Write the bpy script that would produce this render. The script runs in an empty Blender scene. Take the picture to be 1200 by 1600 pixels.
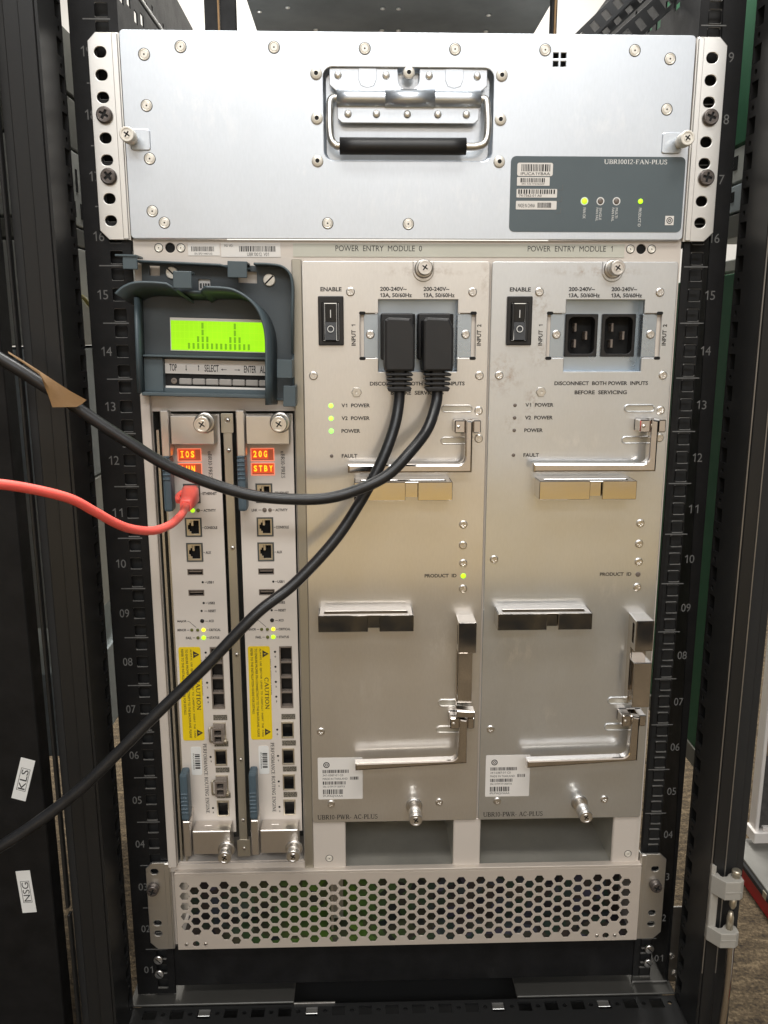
import bpy, bmesh, math, random
from mathutils import Vector, Matrix
random.seed(7)
sc = bpy.context.scene
C = sc.collection
S = 0.001                      # everything is written in millimetres
R = math.radians
# ------------------------------------------------------------------ camera
cam = bpy.data.objects.new("camera", bpy.data.cameras.new("camera"))
C.objects.link(cam)
cam.location = (-0.0416048, -0.6918347, 0.6111670)
cam.rotation_euler = (1.36372437, 0.00040055, -0.03004277)
cam.data.sensor_fit = 'VERTICAL'
cam.data.sensor_height = 36.0
cam.data.lens = 1300.0 / 1600.0 * 36.0
cam.data.clip_start = 0.02
cam.data.clip_end = 60
sc.camera = cam
# ------------------------------------------------------------------ light
world = bpy.data.worlds.new("World"); sc.world = world
world.use_nodes = True
bg = world.node_tree.nodes["Background"]
bg.inputs[0].default_value = (0.93, 0.96, 1.0, 1)
bg.inputs[1].default_value = 0.08
def area(name, loc, rot, sx, sy, power, col):
    l = bpy.data.lights.new(name, 'AREA'); l.shape = 'RECTANGLE'
    l.size, l.size_y, l.energy, l.color = sx, sy, power, col
    o = bpy.data.objects.new(name, l); C.objects.link(o)
    o.location = loc; o.rotation_euler = rot
    return o
area("ceiling_and_fill_lamp", (-0.10, -0.82, 1.98), (R(14), 0, 0), 1.4, 0.35, 20, (1.0, 0.965, 0.91))
area("ceiling_and_fill_lamp", (0.1, -3.0, 2.45), (R(10), 0, 0), 3.0, 0.7, 66, (0.95, 0.975, 1.0))
area("ceiling_and_fill_lamp", (0.0, 2.2, 2.45), (R(-12), 0, 0), 1.6, 0.6, 60, (1.0, 0.97, 0.92))  # added fill light to whiten the back wall
area("ceiling_and_fill_lamp", (0.0, 0.55, 2.45), (0, 0, 0), 1.2, 0.7, 130, (1.0, 0.98, 0.94))  # added fill light to brighten the casings and panel beside the rack
sc.view_settings.view_transform = 'Standard'
sc.view_settings.look = 'None'
sc.view_settings.exposure = 0.02
sc.view_settings.gamma = 1.0
sc.view_settings.use_curve_mapping = False

# ------------------------------------------------------------------ materials
def newmat(name):
    m = bpy.data.materials.new(name); m.use_nodes = True
    nt = m.node_tree
    return m, nt, nt.nodes["Principled BSDF"]
def N(nt, t, **k):
    n = nt.nodes.new(t)
    for a, v in k.items(): setattr(n, a, v)
    return n
def noise(nt, scale, detail=3.0, rough=0.55, stretch=None):
    tc = N(nt, 'ShaderNodeTexCoord'); mp = N(nt, 'ShaderNodeMapping')
    nt.links.new(tc.outputs['Object'], mp.inputs[0])
    if stretch: mp.inputs['Scale'].default_value = stretch
    nz = N(nt, 'ShaderNodeTexNoise'); nt.links.new(mp.outputs[0], nz.inputs['Vector'])
    nz.inputs['Scale'].default_value = scale; nz.inputs['Detail'].default_value = detail; nz.inputs['Roughness'].default_value = rough
    return nz
def ramp(nt, src, stops):
    r = N(nt, 'ShaderNodeValToRGB'); nt.links.new(src, r.inputs[0])
    el = r.color_ramp.elements
    while len(el) < len(stops): el.new(0.5)
    for e, (p, c) in zip(el, stops):
        e.position = p; e.color = (*c, 1) if len(c) == 3 else c
    return r
def surf(name, col, rough=0.5, metal=0.0, var=0.08, scale=14, bump=0.0, bscale=900, stretch=None, rvar=0.06, spec=0.5):
    m, nt, b = newmat(name)
    nz = noise(nt, scale, 4, 0.6, stretch)
    lo = tuple(c * (1 - var) for c in col); hi = tuple(min(1, c * (1 + var)) for c in col)
    r = ramp(nt, nz.outputs[0], [(0.3, lo), (0.7, hi)])
    nt.links.new(r.outputs[0], b.inputs['Base Color'])
    rr = ramp(nt, nz.outputs[0], [(0.3, (rough + rvar,) * 3), (0.75, (max(0.02, rough - rvar),) * 3)])
    nt.links.new(rr.outputs[0], b.inputs['Roughness'])
    b.inputs['Metallic'].default_value = metal
    b.inputs['Specular IOR Level'].default_value = spec
    if bump:
        n2 = noise(nt, bscale, 2, 0.5)
        bp = N(nt, 'ShaderNodeBump'); bp.inputs['Strength'].default_value = bump; bp.inputs['Distance'].default_value = 0.0004
        nt.links.new(n2.outputs[0], bp.inputs['Height']); nt.links.new(bp.outputs[0], b.inputs['Normal'])
    return m
def glow(name, col, strength, base=None):
    m, nt, b = newmat(name)
    b.inputs['Base Color'].default_value = (*(base or col), 1)
    b.inputs['Emission Color'].default_value = (*col, 1)
    b.inputs['Emission Strength'].default_value = strength
    b.inputs['Roughness'].default_value = 0.4
    return m
def stained(name, col, rough, spots, dirt=(0.30, 0.20, 0.12), coat=0.13, smears=()):
    """zinc sheet with its own stains: spots = (x, z, rx, rz, amount) in metres, object space"""
    m, nt, b = newmat(name)
    nz = noise(nt, 9, 5, 0.6)
    r = ramp(nt, nz.outputs[0], [(0.3, tuple(c * 0.95 for c in col)), (0.7, tuple(c * 1.04 for c in col))])
    fine = noise(nt, 700, 2, 0.5, (1, 1, 0.25))
    mixf = N(nt, 'ShaderNodeMixRGB', blend_type='MULTIPLY'); mixf.inputs[0].default_value = 0.10
    nt.links.new(r.outputs[0], mixf.inputs[1]); nt.links.new(fine.outputs[0], mixf.inputs[2])
    tc = N(nt, 'ShaderNodeTexCoord')
    dn = noise(nt, 120, 5, 0.7)
    def mask(spots):
        total = None
        for (x, z, rx, rz, a) in spots:
            mp = N(nt, 'ShaderNodeMapping')
            mp.inputs['Location'].default_value = (-x / rx, 0, -z / rz); mp.inputs['Scale'].default_value = (1 / rx, 0, 1 / rz)
            nt.links.new(tc.outputs['Object'], mp.inputs[0])
            ln = N(nt, 'ShaderNodeVectorMath', operation='LENGTH'); nt.links.new(mp.outputs[0], ln.inputs[0])
            mr = N(nt, 'ShaderNodeMapRange'); mr.inputs[1].default_value = 0.2; mr.inputs[2].default_value = 1.0
            mr.inputs[3].default_value = a; mr.inputs[4].default_value = 0
            nt.links.new(ln.outputs['Value'], mr.inputs[0])
            if total is None: total = mr.outputs[0]
            else:
                ad = N(nt, 'ShaderNodeMath', operation='MAXIMUM'); nt.links.new(total, ad.inputs[0]); nt.links.new(mr.outputs[0], ad.inputs[1]); total = ad.outputs[0]
        return total
    total = mask(spots)
    if smears:
        sn = noise(nt, 90, 6, 0.75, (1, 1, .5)); sr = ramp(nt, sn.outputs[0], [(0.48, (0, 0, 0)), (0.70, (1, 1, 1))])
        su = N(nt, 'ShaderNodeMath', operation='MULTIPLY'); nt.links.new(mask(smears), su.inputs[0]); nt.links.new(sr.outputs[0], su.inputs[1])
        m2 = N(nt, 'ShaderNodeMixRGB'); nt.links.new(su.outputs[0], m2.inputs[0]); nt.links.new(mixf.outputs[0], m2.inputs[1]); m2.inputs[2].default_value = (0.95, 0.94, 0.92, 1)
        mixf = m2
    if total is not None:
        dr = ramp(nt, dn.outputs[0], [(0.46, (0, 0, 0)), (0.66, (1, 1, 1))])
        mu = N(nt, 'ShaderNodeMath', operation='MULTIPLY'); nt.links.new(total, mu.inputs[0]); nt.links.new(dr.outputs[0], mu.inputs[1])
        mix = N(nt, 'ShaderNodeMixRGB'); nt.links.new(mu.outputs[0], mix.inputs[0]); nt.links.new(mixf.outputs[0], mix.inputs[1]); mix.inputs[2].default_value = (*dirt, 1)
        nt.links.new(mix.outputs[0], b.inputs['Base Color'])
        iv = N(nt, 'ShaderNodeMath', operation='SUBTRACT'); iv.inputs[0].default_value = 0.88; iv.use_clamp = True; nt.links.new(mu.outputs[0], iv.inputs[1])
        nt.links.new(iv.outputs[0], b.inputs['Metallic'])
    else:
        nt.links.new(mixf.outputs[0], b.inputs['Base Color']); b.inputs['Metallic'].default_value = 0.92
    sm = noise(nt, 26, 6, 0.7); st = noise(nt, 30, 5, 0.6, (1, 1, 0.12))
    ms = N(nt, 'ShaderNodeMixRGB'); ms.inputs[0].default_value = 0.5; nt.links.new(sm.outputs[0], ms.inputs[1]); nt.links.new(st.outputs[0], ms.inputs[2])
    rr = ramp(nt, ms.outputs[0], [(0.30, (rough - 0.05,) * 3), (0.70, (rough + 0.07,) * 3)])
    b.inputs['Coat Weight'].default_value = 1.0; b.inputs['Coat Roughness'].default_value = coat; b.inputs['Coat IOR'].default_value = 3.0
    gb = noise(nt, 420, 3, 0.6); bp = N(nt, 'ShaderNodeBump'); bp.inputs['Strength'].default_value = 0.05; bp.inputs['Distance'].default_value = 0.0003
    nt.links.new(gb.outputs[0], bp.inputs['Height']); nt.links.new(bp.outputs[0], b.inputs['Normal'])
    nt.links.new(rr.outputs[0], b.inputs['Roughness'])
    return m

M = {}
M['satin'] = surf('satin_ejector_steel', (0.70, 0.66, 0.62), 0.33, 0.95, 0.05, 40, rvar=0.04)
M['darkslab'] = surf('black_reflection_slab', (0.008, 0.008, 0.008), 0.95, 0, 0.2, 20, spec=0.03)
M['tray'] = stained('zinc_tray', (0.67, 0.73, 0.80), 0.46, [], smears=[(-0.16, 0.10, 0.05, 0.04, 0.35), (-0.085, 0.05, 0.004, 0.008, 1.0), (0.15, 0.09, 0.05, 0.03, 0.3), (0.02, 0.03, 0.12, 0.02, 0.25)])
M['zinc0'] = stained('zinc_module_clean', (0.77, 0.74, 0.695), 0.42, [(0.10, 0.487, 0.05, 0.006, 0.5), (0.148, 0.48, 0.008, 0.02, 0.5)],
    smears=[(0.115, 0.175, 0.02, 0.03, 0.6), (0.05, 0.13, 0.03, 0.02, 0.4)])
M['zinc1'] = stained('zinc_module_stained', (0.70, 0.725, 0.74), 0.41,
    [(0.040, 0.463, 0.010, 0.016, 1.0), (0.085, 0.487, 0.05, 0.006, 0.7), (0.042, 0.42, 0.014, 0.012, 0.8), (0.013, 0.405, 0.018, 0.02, 1.0),
     (0.036, 0.385, 0.008, 0.02, 0.7), (0.02, 0.365, 0.012, 0.01, 0.5), (0.065, 0.42, 0.01, 0.006, 0.5)],
    smears=[(0.03, 0.165, 0.03, 0.02, 0.9), (0.062, 0.10, 0.02, 0.014, 0.8), (0.075, 0.35, 0.03, 0.01, 0.5), (0.11, 0.22, 0.012, 0.02, 0.5)])
M['plate'] = surf('galvanised_bracket', (0.72, 0.70, 0.66), 0.36, 1, 0.06, 30)
M['ear'] = surf('zinc_ear', (0.82, 0.80, 0.76), 0.42, 1, 0.05, 12, stretch=(1, 1, .3))
M['chrome'] = surf('polished_steel', (0.66, 0.62, 0.585), 0.09, 1, 0.05, 40, rvar=0.03)
M['latch'] = surf('satin_steel', (0.68, 0.645, 0.61), 0.09, 1, 0.05, 40, rvar=0.04)
M['nickel'] = surf('nickel_screw', (0.80, 0.77, 0.73), 0.30, 1, 0.05, 60, rvar=0.05)
M['rivet'] = surf('rivet_cream', (0.84, 0.80, 0.72), 0.38, 0.35, 0.05, 80)
M['shell'] = surf('cream_chassis_paint', (0.66, 0.60, 0.54), 0.46, 0.15, 0.04, 8)
M['grille'] = surf('shaded_cream_paint', (0.54, 0.475, 0.41), 0.46, 0.15, 0.04, 8)  # chassis cream darkened: dimmer light low down put into the colour
M['card'] = surf('cream_card_paint', (0.70, 0.64, 0.58), 0.5, 0.0, 0.03, 20)
M['guide'] = surf('guide_rail_metal', (0.50, 0.47, 0.40), 0.36, 0.8, 0.1, 12, stretch=(1, 1, .1))
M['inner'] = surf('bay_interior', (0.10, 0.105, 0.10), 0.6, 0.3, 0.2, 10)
M['wellzinc'] = surf('blue_passivated_zinc', (0.50, 0.57, 0.64), 0.3, 0.95, 0.06, 20)
M['winmetal'] = surf('window_interior_zinc', (0.62, 0.60, 0.54), 0.38, 0.7, 0.1, 20)
M['rack'] = surf('black_rack_powder', (0.0075, 0.0075, 0.008), 0.5, 0.0, 0.45, 45, 0.25, 1500, spec=0.28)
M['railedge'] = surf('rail_edge_highlight', (0.15, 0.145, 0.135), 0.45, 0.3, 0.3, 60)
M['rackgloss'] = surf('black_post_paint', (0.015, 0.015, 0.015), 0.34, 0.0, 0.12, 6, 0.1, 900, spec=0.42)
M['seal'] = surf('dark_seal', (0.012, 0.012, 0.012), 0.7, 0, 0.1, 20)
M['edge'] = surf('worn_steel_edge', (0.34, 0.32, 0.29), 0.4, 0.8, 0.2, 30)
M['floorplate'] = surf('grey_base_plate', (0.085, 0.082, 0.075), 0.42, 0.6, 0.15, 12)
M['bezel'] = surf('slate_plastic', (0.080, 0.108, 0.122), 0.42, 0, 0.05, 30, 0.12, 2500)
M['bezeldark'] = surf('slate_plastic_shaded', (0.062, 0.075, 0.083), 0.5, 0, 0.05, 30, 0.2, 2500)  # bezel slate darkened for the shadow between hood and rim
M['slate'] = surf('slate_label', (0.094, 0.122, 0.135), 0.42, 0, 0.04, 20)
M['grip'] = surf('blue_slate_rubber', (0.075, 0.112, 0.140), 0.45, 0, 0.06, 60)
M['black'] = surf('black_rubber', (0.016, 0.016, 0.017), 0.42, 0, 0.1, 50, 0.2, 3000)
M['cable'] = surf('black_cable_pvc', (0.018, 0.018, 0.019), 0.32, 0, 0.3, 70, 0.15, 260)
M['socket'] = surf('black_socket', (0.014, 0.013, 0.013), 0.38, 0, 0.1, 50)
M['dark'] = surf('dark_hole', (0.006, 0.006, 0.006), 0.8, 0, 0.0, 5)
M['screwblack'] = surf('black_screw', (0.15, 0.13, 0.12), 0.30, 0.7, 0.1, 80)
M['ink'] = surf('black_ink', (0.028, 0.026, 0.026), 0.6, 0, 0.05, 50)
M['greyink'] = surf('grey_ink', (0.14, 0.14, 0.137), 0.6, 0, 0.2, 200)
M['white'] = surf('white_ink', (0.80, 0.80, 0.78), 0.55, 0, 0.03, 50)
M['sticker'] = surf('white_sticker', (0.78, 0.75, 0.71), 0.45, 0, 0.02, 40)
M['band'] = surf('grey_green_band', (0.56, 0.555, 0.48), 0.5, 0, 0.02, 40)
M['yellow'] = surf('yellow_caution', (0.86, 0.63, 0.008), 0.45, 0, 0.03, 40)
M['red'] = surf('red_patch_cable', (0.93, 0.15, 0.12), 0.36, 0, 0.05, 40)
_r = M['red'].node_tree.nodes['Principled BSDF']; _r.inputs['Subsurface Weight'].default_value = 0.3; _r.inputs['Subsurface Radius'].default_value = (0.004, 0.001, 0.001); _r.inputs['Subsurface Scale'].default_value = 1.0
M['tape'] = surf('tan_tape', (0.25, 0.145, 0.058), 0.6, 0, 0.12, 60, 0.3, 500)
M['copper'] = surf('jack_shield', (0.60, 0.54, 0.43), 0.32, 0.85, 0.1, 80)
M['smoke'] = surf('smoked_plastic', (0.20, 0.165, 0.14), 0.25, 0, 0.1, 80)
M['mesh'] = surf('emi_mesh', (0.34, 0.32, 0.27), 0.4, 0.6, 0.6, 900)
M['keycap'] = surf('grey_key', (0.33, 0.31, 0.29), 0.5, 0, 0.05, 50)
M['hinge'] = surf('beige_cast_hinge', (0.40, 0.38, 0.34), 0.5, 0.1, 0.05, 30)
M['lcd'] = glow('lcd_backlight', (0.40, 0.96, 0.0), 0.93, (0.05, 0.08, 0.0))
_nt = M['lcd'].node_tree; _b = _nt.nodes['Principled BSDF']
_z = noise(_nt, 28, 2, 0.5); _g = N(_nt, 'ShaderNodeTexBrick'); _g.offset = 0
_tc = N(_nt, 'ShaderNodeTexCoord'); _mp = N(_nt, 'ShaderNodeMapping'); _mp.inputs['Rotation'].default_value = (R(90), 0, 0); _nt.links.new(_tc.outputs['Object'], _mp.inputs[0]); _nt.links.new(_mp.outputs[0], _g.inputs[0])
_g.inputs['Scale'].default_value = 270; _g.inputs['Mortar Size'].default_value = 0.06; _g.inputs['Brick Width'].default_value = 1.0; _g.inputs['Row Height'].default_value = 1.45
_g.inputs['Color1'].default_value = _g.inputs['Color2'].default_value = (0.40, 0.95, 0, 1); _g.inputs['Mortar'].default_value = (0.46, 1.0, 0.005, 1)
_nt.links.new(_g.outputs[0], _b.inputs['Emission Color'])
_m = N(_nt, 'ShaderNodeMapRange'); _m.inputs[1].default_value = 0.3; _m.inputs[2].default_value = 0.7; _m.inputs[3].default_value = 0.84; _m.inputs[4].default_value = 1.0
_nt.links.new(_z.outputs[0], _m.inputs[0]); _nt.links.new(_m.outputs[0], _b.inputs['Emission Strength'])
M['lcdseg'] = glow('lcd_segment', (0.18, 0.50, 0.0), 0.9, (0.02, 0.03, 0.0))
M['ledgreen'] = glow('led_green', (0.36, 1.0, 0.07), 1.9)
M['ledbright'] = glow('led_bright_green', (0.22, 1.0, 0.10), 2.2)
M['ledyellow'] = glow('led_yellow', (1.0, 0.85, 0.03), 1.3)
M['ledlime'] = glow('led_lime', (0.48, 1.0, 0.02), 1.0)
M['ledoff'] = surf('led_unlit', (0.16, 0.13, 0.11), 0.3, 0, 0.1, 50)
M['ledolive'] = surf('led_unlit_olive', (0.13, 0.14, 0.03), 0.3, 0, 0.1, 50)
M['amberbg'] = glow('amber_display_window', (1.0, 0.10, 0.025), 0.62, (0.2, 0.03, 0.01))
M['amberdim'] = glow('amber_display_dim', (0.55, 0.10, 0.04), 0.45, (0.2, 0.05, 0.02))
M['amber'] = glow('amber_characters', (1.0, 0.42, 0.015), 1.7)
M['glowrim'] = glow('amber_halo_rim', (1.0, 0.22, 0.12), 0.75, (0.6, 0.3, 0.2))  # frame emits faintly to stand in for the display's halo
M['green'] = surf('green_wall_paint', (0.035, 0.16, 0.075), 0.6, 0, 0.08, 3)
M['pale'] = surf('pale_grey_casing', (0.72, 0.74, 0.68), 0.5, 0, 0.05, 8)
M['midgrey'] = surf('mid_grey_casing', (0.23, 0.23, 0.20), 0.45, 0, 0.06, 8)
M['bluegrey'] = surf('blue_grey_casing', (0.58, 0.66, 0.68), 0.5, 0, 0.05, 8)
M['wall'] = surf('white_wall_paint', (0.82, 0.80, 0.76), 0.8, 0, 0.02, 2)
M['tan'] = surf('pinkish_wall_paint', (0.74, 0.69, 0.64), 0.8, 0, 0.05, 2)
M['goldfloor'] = surf('golden_reflection_floor', (0.46, 0.31, 0.10), 0.5, 0, 0.1, 4, stretch=(1, .1, 1))
M['alu'] = surf('white_aluminium_trim', (0.78, 0.74, 0.71), 0.35, 0.3, 0.03, 20)
M['felt'] = surf('brown_felt', (0.18, 0.14, 0.095), 0.9, 0, 0.3, 160, 0.6, 500)
M['charcoal'] = surf('charcoal_felt', (0.055, 0.052, 0.050), 0.9, 0, 0.3, 160, 0.6, 500)
M['boxred'] = surf('red_box_side', (0.42, 0.012, 0.018), 0.45, 0, 0.05, 20)
M['slab'] = surf('grey_slab', (0.17, 0.165, 0.15), 0.55, 0, 0.2, 18)
M['wiregreen'] = surf('green_yellow_wire', (0.42, 0.36, 0.03), 0.4, 0, 0.1, 20)

def carpet():
    m, nt, b = newmat('brown_carpet')
    a = noise(nt, 260, 3, 0.7); c = noise(nt, 30, 3, 0.6, (1, 3, 1))
    mx = N(nt, 'ShaderNodeMixRGB'); mx.inputs[0].default_value = 0.45
    nt.links.new(a.outputs[0], mx.inputs[1]); nt.links.new(c.outputs[0], mx.inputs[2])
    r = ramp(nt, mx.outputs[0], [(0.36, (0.020, 0.013, 0.007)), (0.5, (0.085, 0.060, 0.032)), (0.64, (0.21, 0.155, 0.09))])
    nt.links.new(r.outputs[0], b.inputs['Base Color']); b.inputs['Roughness'].default_value = 0.95
    bp = N(nt, 'ShaderNodeBump'); bp.inputs['Strength'].default_value = 0.9; bp.inputs['Distance'].default_value = 0.006
    nt.links.new(a.outputs[0], bp.inputs['Height']); nt.links.new(bp.outputs[0], b.inputs['Normal'])
    return m
M['carpet'] = carpet()
def boards():
    m, nt, b = newmat('circuit_board_mottle')
    v = N(nt, 'ShaderNodeTexVoronoi'); tc = N(nt, 'ShaderNodeTexCoord')
    nt.links.new(tc.outputs['Object'], v.inputs['Vector']); v.inputs['Scale'].default_value = 95
    hs = ramp(nt, v.outputs['Color'], [(0.1, (0.02, 0.02, 0.03)), (0.35, (0.09, 0.065, 0.05)), (0.6, (0.04, 0.07, 0.045)), (0.85, (0.09, 0.08, 0.12))])
    sep = N(nt, 'ShaderNodeSeparateXYZ'); nt.links.new(tc.outputs['Object'], sep.inputs[0])
    mr = N(nt, 'ShaderNodeMapRange'); nt.links.new(sep.outputs[0], mr.inputs[0])
    ad = N(nt, 'ShaderNodeMath', operation='ADD'); ad.inputs[1].default_value = 0.075; nt.links.new(sep.outputs[0], ad.inputs[0])
    ab = N(nt, 'ShaderNodeMath', operation='ABSOLUTE'); nt.links.new(ad.outputs[0], ab.inputs[0]); nt.links.new(ab.outputs[0], mr.inputs[0])
    mr.inputs[1].default_value = 0.02; mr.inputs[2].default_value = 0.11; mr.inputs[3].default_value = 0.85; mr.inputs[4].default_value = 0
    mx = N(nt, 'ShaderNodeMixRGB'); sv = N(nt, 'ShaderNodeSeparateColor'); nt.links.new(v.outputs['Color'], sv.inputs[0]); gm = N(nt, 'ShaderNodeMath', operation='MULTIPLY'); nt.links.new(mr.outputs[0], gm.inputs[0]); nt.links.new(sv.outputs[1], gm.inputs[1]); nt.links.new(gm.outputs[0], mx.inputs[0]); nt.links.new(hs.outputs[0], mx.inputs[1]); mx.inputs[2].default_value = (0.14, 0.27, 0.015, 1)
    nt.links.new(mx.outputs[0], b.inputs['Base Color']); b.inputs['Roughness'].default_value = 0.45
    return m
M['board'] = boards()

# ------------------------------------------------------------------ mesh helpers
DG = bpy.context.evaluated_depsgraph_get
TO_XZ = Matrix(((1, 0, 0, 0), (0, 0, -1, 0), (0, 1, 0, 0), (0, 0, 0, 1)))     # curve plane -> upright plane facing the camera
def curve_mesh(polys, depth, bevel=0.0):
    cu = bpy.data.curves.new('outline', 'CURVE'); cu.dimensions = '2D'; cu.fill_mode = 'BOTH'
    cu.extrude = max(0.0, depth / 2 - bevel); cu.bevel_depth = bevel; cu.bevel_resolution = 1
    if bevel: cu.offset = -bevel
    for p in polys:
        sp = cu.splines.new('POLY'); sp.points.add(len(p) - 1); sp.use_cyclic_u = True
        for q, (a, b) in zip(sp.points, p): q.co = (a, b, 0, 1)
    ob = bpy.data.objects.new('outline', cu); C.objects.link(ob)
    me = bpy.data.meshes.new_from_object(ob.evaluated_get(DG()))
    bpy.data.objects.remove(ob); bpy.data.curves.remove(cu)
    return me
def rrect(x0, x1, z0, z1, r=0.0, n=4):
    if r <= 0: return [(x0, z0), (x1, z0), (x1, z1), (x0, z1)]
    out = []
    for cx, cz, a in ((x1 - r, z0 + r, -90), (x1 - r, z1 - r, 0), (x0 + r, z1 - r, 90), (x0 + r, z0 + r, 180)):
        for i in range(n + 1):
            t = R(a + 90 * i / n); out.append((cx + r * math.cos(t), cz + r * math.sin(t)))
    return out
def circ(x, z, r, n=20): return [(x + r * math.cos(2 * math.pi * i / n), z + r * math.sin(2 * math.pi * i / n)) for i in range(n)]
def obround(x, z, w, h): return rrect(x - w / 2, x + w / 2, z - h / 2, z + h / 2, min(w, h) / 2 - .01, 5)
ORG = Vector((0, 0, 0))
def setorg(x, y, z):
    global ORG
    ORG = Vector((x, y, z))
class MB:
    def __init__(s): s.bm = bmesh.new()
    def box(s, x0, x1, y0, y1, z0, z1, bev=0.0, m=0, rot=0.0, seg=1):
        old = set(s.bm.faces)
        mat = Matrix.Translation(((x0 + x1) / 2, (y0 + y1) / 2, (z0 + z1) / 2)) @ Matrix.Rotation(rot, 4, 'Y') @ Matrix.Diagonal((abs(x1 - x0), abs(y1 - y0), abs(z1 - z0), 1))
        g = bmesh.ops.create_cube(s.bm, size=1, matrix=mat)
        if bev:
            es = list({e for v in g['verts'] for e in v.link_edges})
            bmesh.ops.bevel(s.bm, geom=es, offset=bev, segments=seg, affect='EDGES', profile=0.6)
        if m:
            for f in s.bm.faces:
                if f not in old: f.material_index = m
        return s
    def add(s, me, mat, m=0, smooth=False):
        me.transform(mat)
        for p in me.polygons: p.material_index = m; p.use_smooth = smooth
        s.bm.from_mesh(me)
        bpy.data.meshes.remove(me)
        return s
    def plate(s, polys, y, t, bev=0.0, m=0):
        """polys in (x, z), front face at y, thickness t going back"""
        return s.add(curve_mesh(polys, t, bev), Matrix.Translation((0, y + t / 2, 0)) @ TO_XZ, m)
    def side(s, polys, x, t, bev=0.0, m=0):
        """polys in (y, z); sheet centred on x"""
        return s.add(curve_mesh(polys, t, bev), Matrix.Translation((x, 0, 0)) @ Matrix(((0, 0, 1, 0), (1, 0, 0, 0), (0, 1, 0, 0), (0, 0, 0, 1))), m)
    def flat(s, polys, z, t, bev=0.0, m=0):
        """polys in (x, y); top face at z"""
        return s.add(curve_mesh(polys, t, bev), Matrix.Translation((0, 0, z - t / 2)), m)
    def lathe(s, x, z, prof, n=20, m=0, axis='Y', y=0.0):
        """prof: (radius, offset along the axis)"""
        rings = []
        for r, d in prof:
            ring = []
            for i in range(n):
                a = 2 * math.pi * i / n; c, q = r * math.cos(a), r * math.sin(a)
                ring.append(s.bm.verts.new((x + c, d, z + q) if axis == 'Y' else (x + c, y + q, z + d)))
            rings.append(ring)
        for (a, b), (p, q) in zip(zip(rings, rings[1:]), zip(prof, prof[1:])):
            sm = abs(p[0] - q[0]) < 1.6 * abs(p[1] - q[1])
            for i in range(n):
                j = (i + 1) % n
                f = s.bm.faces.new((a[i], a[j], b[j], b[i])); f.smooth = sm; f.material_index = m
        for ring in (rings[0], rings[-1]):
            f = s.bm.faces.new(ring); f.material_index = m
        return s
    def tube(s, pts, r, n=12, m=0, sub=8, radii=None):
        P = [Vector(p) for p in pts]; path = []; rr = []
        for i in range(len(P) - 1):
            p0, p1, p2, p3 = P[max(i - 1, 0)], P[i], P[i + 1], P[min(i + 2, len(P) - 1)]
            for k in range(sub):
                t = k / sub
                path.append(0.5 * ((2 * p1) + (-p0 + p2) * t + (2 * p0 - 5 * p1 + 4 * p2 - p3) * t * t + (-p0 + 3 * p1 - 3 * p2 + p3) * t ** 3))
                rr.append(r if not radii else radii[i] * (1 - t) + radii[i + 1] * t)
        path.append(P[-1]); rr.append(r if not radii else radii[-1])
        up = Vector((0, -1, 0)); rings = []
        for i, p in enumerate(path):
            d = (path[min(i + 1, len(path) - 1)] - path[max(i - 1, 0)]).normalized()
            side = d.cross(up)
            if side.length < 1e-3: side = d.cross(Vector((1, 0, 0)))
            side.normalize(); up = side.cross(d).normalized()
            rings.append([s.bm.verts.new(p + rr[i] * (math.cos(2 * math.pi * k / n) * side + math.sin(2 * math.pi * k / n) * up)) for k in range(n)])
        for a, b in zip(rings, rings[1:]):
            for i in range(n):
                f = s.bm.faces.new((a[i], a[(i + 1) % n], b[(i + 1) % n], b[i])); f.smooth = True; f.material_index = m
        for ring in (rings[0], rings[-1]):
            f = s.bm.faces.new(ring); f.material_index = m
        return s
    def poly(s, pts, m=0):
        f = s.bm.faces.new([s.bm.verts.new(p) for p in pts]); f.material_index = m
        return s
    def quad(s, x0, x1, z0, z1, y, m=0):
        return s.poly([(x0, y, z0), (x1, y, z0), (x1, y, z1), (x0, y, z1)], m)
    def text(s, txt, x0, x1, z0, z1, y, rot=0, serif=False, m=0, weight=0.0):
        me = serif_mesh(txt) if serif else sans_mesh(txt, weight)
        if not me.vertices: return s
        v = [Matrix.Rotation(R(rot), 4, 'Z') @ q.co for q in me.vertices]
        ax, bx = min(q.x for q in v), max(q.x for q in v); ay, by = min(q.y for q in v), max(q.y for q in v)
        sx = (x1 - x0) / max(1e-6, bx - ax); sz = (z1 - z0) / max(1e-6, by - ay)
        mat = Matrix.Translation((x0, y, z0)) @ TO_XZ @ Matrix.Diagonal((sx, sz, 1, 1)) @ Matrix.Translation((-ax, -ay, 0)) @ Matrix.Rotation(R(rot), 4, 'Z')
        return s.add(me, mat, m)
    def bars(s, x0, x1, z0, z1, y, n=40, m=0, vertical=False):
        rnd = random.Random(int(x0 * 13 + z0 * 7)); t = 0.0; a, b = (z0, z1) if vertical else (x0, x1)
        u = (b - a) / n
        while t < n - 1:
            w = rnd.choice((1, 1, 1.6, 2.3)); g = rnd.choice((1, 1, 1.5))
            p, q = a + t * u, min(b, a + (t + w) * u)
            if vertical: s.quad(x0, x1, p, q, y, m)
            else: s.quad(p, q, z0, z1, y, m)
            t += w + g
        return s
    def mesh(s, name, mats, org=None):
        o = ORG if org is None else Vector(org)
        bmesh.ops.transform(s.bm, matrix=Matrix.Scale(S, 4) @ Matrix.Translation(-o), verts=s.bm.verts)
        bmesh.ops.recalc_face_normals(s.bm, faces=[f for f in s.bm.faces])
        me = bpy.data.meshes.new(name); s.bm.to_mesh(me); s.bm.free()
        for k in (mats if isinstance(mats, (list, tuple)) else [mats]): me.materials.append(M[k])
        return me
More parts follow.
